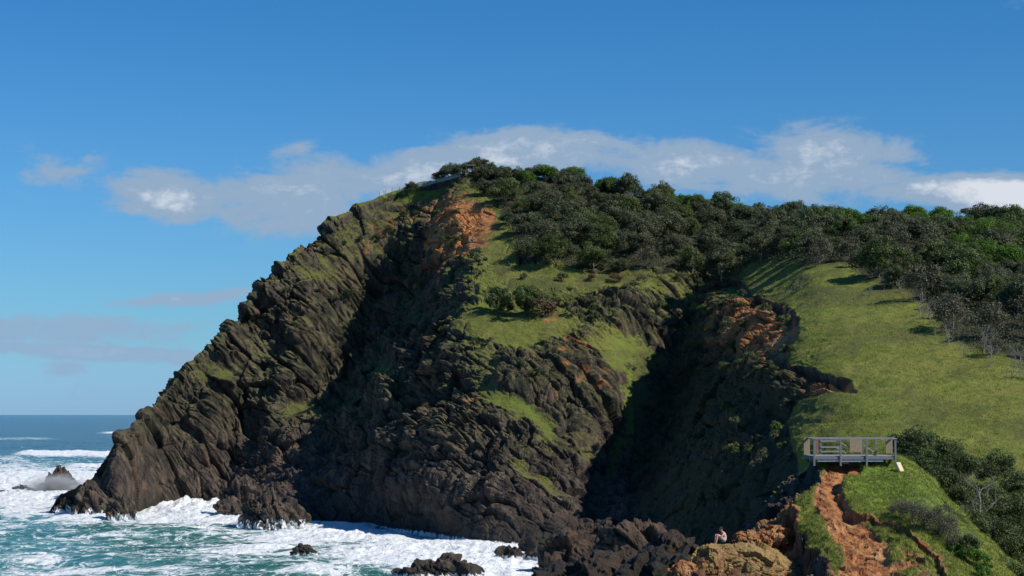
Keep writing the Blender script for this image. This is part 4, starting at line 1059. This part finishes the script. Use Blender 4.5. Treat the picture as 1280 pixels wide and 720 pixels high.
# ------------------------------------------------------------------ sky, sun, camera
SUN_EL = 41.0; SX_, SY_ = .89, -.45
az = math.atan2(SX_, SY_)
w = bpy.data.worlds.new('World'); scene.world = w; w.use_nodes = True
nt = w.node_tree; k = NT(nt); bg = nt.nodes['Background']
sky = k.node('ShaderNodeTexSky', sky_type='NISHITA'); sky.sun_disc = False
sky.sun_elevation = math.radians(SUN_EL); sky.sun_rotation = az
sky.air_density = 1.0; sky.dust_density = .25; sky.ozone_density = 1.6; sky.altitude = 30
tcn = k.node('ShaderNodeTexCoord').outputs['Generated']
sp = k.node('ShaderNodeSeparateXYZ'); k.l.new(tcn, sp.inputs[0])
azn = k.math('ARCTAN2', sp.outputs[0], sp.outputs[1]); eln = k.math('ARCSINE', sp.outputs[2])
PXs = k.math('MULTIPLY_ADD', azn, F/100, 6.4)        # azimuth and elevation in degrees-like units (hundreds of pixels)
PYs = k.math('MULTIPLY_ADD', eln, -F/100, 5.18)
cv = k.node('ShaderNodeCombineXYZ'); k.l.new(PXs, cv.inputs[0]); k.l.new(PYs, cv.inputs[1])
def cblob(cx, cy, rx, ry, ang, s):
    a_ = math.radians(ang)
    dx = k.math('SUBTRACT', PXs, cx/100); dy = k.math('SUBTRACT', PYs, cy/100)
    u = k.math('ADD', k.math('MULTIPLY', dx, math.cos(a_)/rx*100), k.math('MULTIPLY', dy, math.sin(a_)/rx*100))
    v = k.math('ADD', k.math('MULTIPLY', dx, -math.sin(a_)/ry*100), k.math('MULTIPLY', dy, math.cos(a_)/ry*100))
    r_ = k.math('SQRT', k.math('ADD', k.math('MULTIPLY', u, u), k.math('MULTIPLY', v, v)))
    return k.math('MULTIPLY', k.ramp(r_, .1, 1.5, 1, 0), s)
tot = None
for b_ in [(205, 250, 80, 34, 6, 1.15), (370, 245, 130, 55, -8, .80), (330, 262, 160, 24, 0, .6), (520, 215, 130, 40, -14, .85), (650, 190, 130, 38, 0, .95), (1040, 195, 120, 40, 4, .85), (850, 205, 180, 34, 4, .85), (1000, 230, 200, 34, 0, .85), (1240, 250, 140, 26, 4, 1.5),
           (80, 215, 110, 40, -6, .38), (90, 415, 230, 24, 0, .72), (235, 376, 110, 12, -5, .85), (120, 442, 240, 12, 3, .85), (110, 482, 60, 30, 30, .45), (720, 180, 60, 20, 0, .8), (1270, 20, 60, 20, -30, .2), (360, 195, 60, 14, -20, .42)]:
    q_ = cblob(*b_); tot = q_ if tot is None else k.math('MAXIMUM', tot, q_)
nz1 = k.noise(k.mapping(cv.outputs[0], (.55, 1.5, 1)), 1.7, 9, .60, .5)
nz2 = k.noise(k.mapping(cv.outputs[0], (1, 1.4, 1)), 5.5, 6, .6, .2)
cs = k.math('ADD', tot, k.math('MULTIPLY', k.math('SUBTRACT', nz1, .5), 1.7)); cs = k.math('ADD', cs, k.math('MULTIPLY', k.math('SUBTRACT', nz2, .5), .45))
cm = k.math('MULTIPLY', k.ramp(cs, .18, .66, 0, .93), k.ramp(tot, .03, .35))
lit_c = k.ramp(k.math('ADD', cs, k.math('MULTIPLY', k.math('SUBTRACT', nz2, .5), .5)), .75, 1.5)
low = k.ramp(PYs, 3.0, 4.3)
ccol = k.mix(lit_c, (2.7, 3.7, 5.0), (6.6, 6.9, 7.4))
ccol = k.mix(k.math('MULTIPLY', low, .8), ccol, (2.5, 3.9, 5.6))
skyc = k.mix(1.0, sky.outputs[0], k.mix(k.ramp(PYs, -1.0, 4.2), (.15, .53, .90), k.mix(k.ramp(PYs, 4.0, 5.3), (.30, .62, .98), (.33, .61, 1.28))), 'MULTIPLY')
hz = k.ramp(PYs, 2.2, 5.3, 0, .40)
fin = k.mix(cm, skyc, ccol)
k.l.new(fin, bg.inputs['Color']); bg.inputs['Strength'].default_value = .10
sl = bpy.data.lights.new('sun', 'SUN'); sl.energy = 4.7; sl.angle = math.radians(.5); sl.color = (1, .94, .84)
so = bpy.data.objects.new('sun', sl); put(so)
el = math.radians(SUN_EL); hn = math.hypot(SX_, SY_)
from mathutils import Vector
dv = Vector((SX_/hn*math.cos(el), SY_/hn*math.cos(el), math.sin(el)))
so.rotation_euler = dv.to_track_quat('Z', 'Y').to_euler(); so.location = (60, -20, 120)
cam = bpy.data.cameras.new('camera'); cam.sensor_width = 36; cam.lens = F/1280*36; cam.clip_end = 90000; cam.clip_start = 1
co = bpy.data.objects.new('camera', cam); put(co); co.location = (0, 0, CZ); co.rotation_euler = (math.pi/2+TH, 0, 0)
scene.camera = co
scene.view_settings.view_transform = 'Standard'; scene.view_settings.look = 'None'; scene.view_settings.gamma = 1; scene.view_settings.use_curve_mapping = False
scene.view_settings.exposure = .16
scene.cycles.max_bounces = 5; scene.cycles.diffuse_bounces = 3; scene.cycles.transparent_max_bounces = 4
scene.cycles.use_denoising = True
print('done', time.time()-T0)
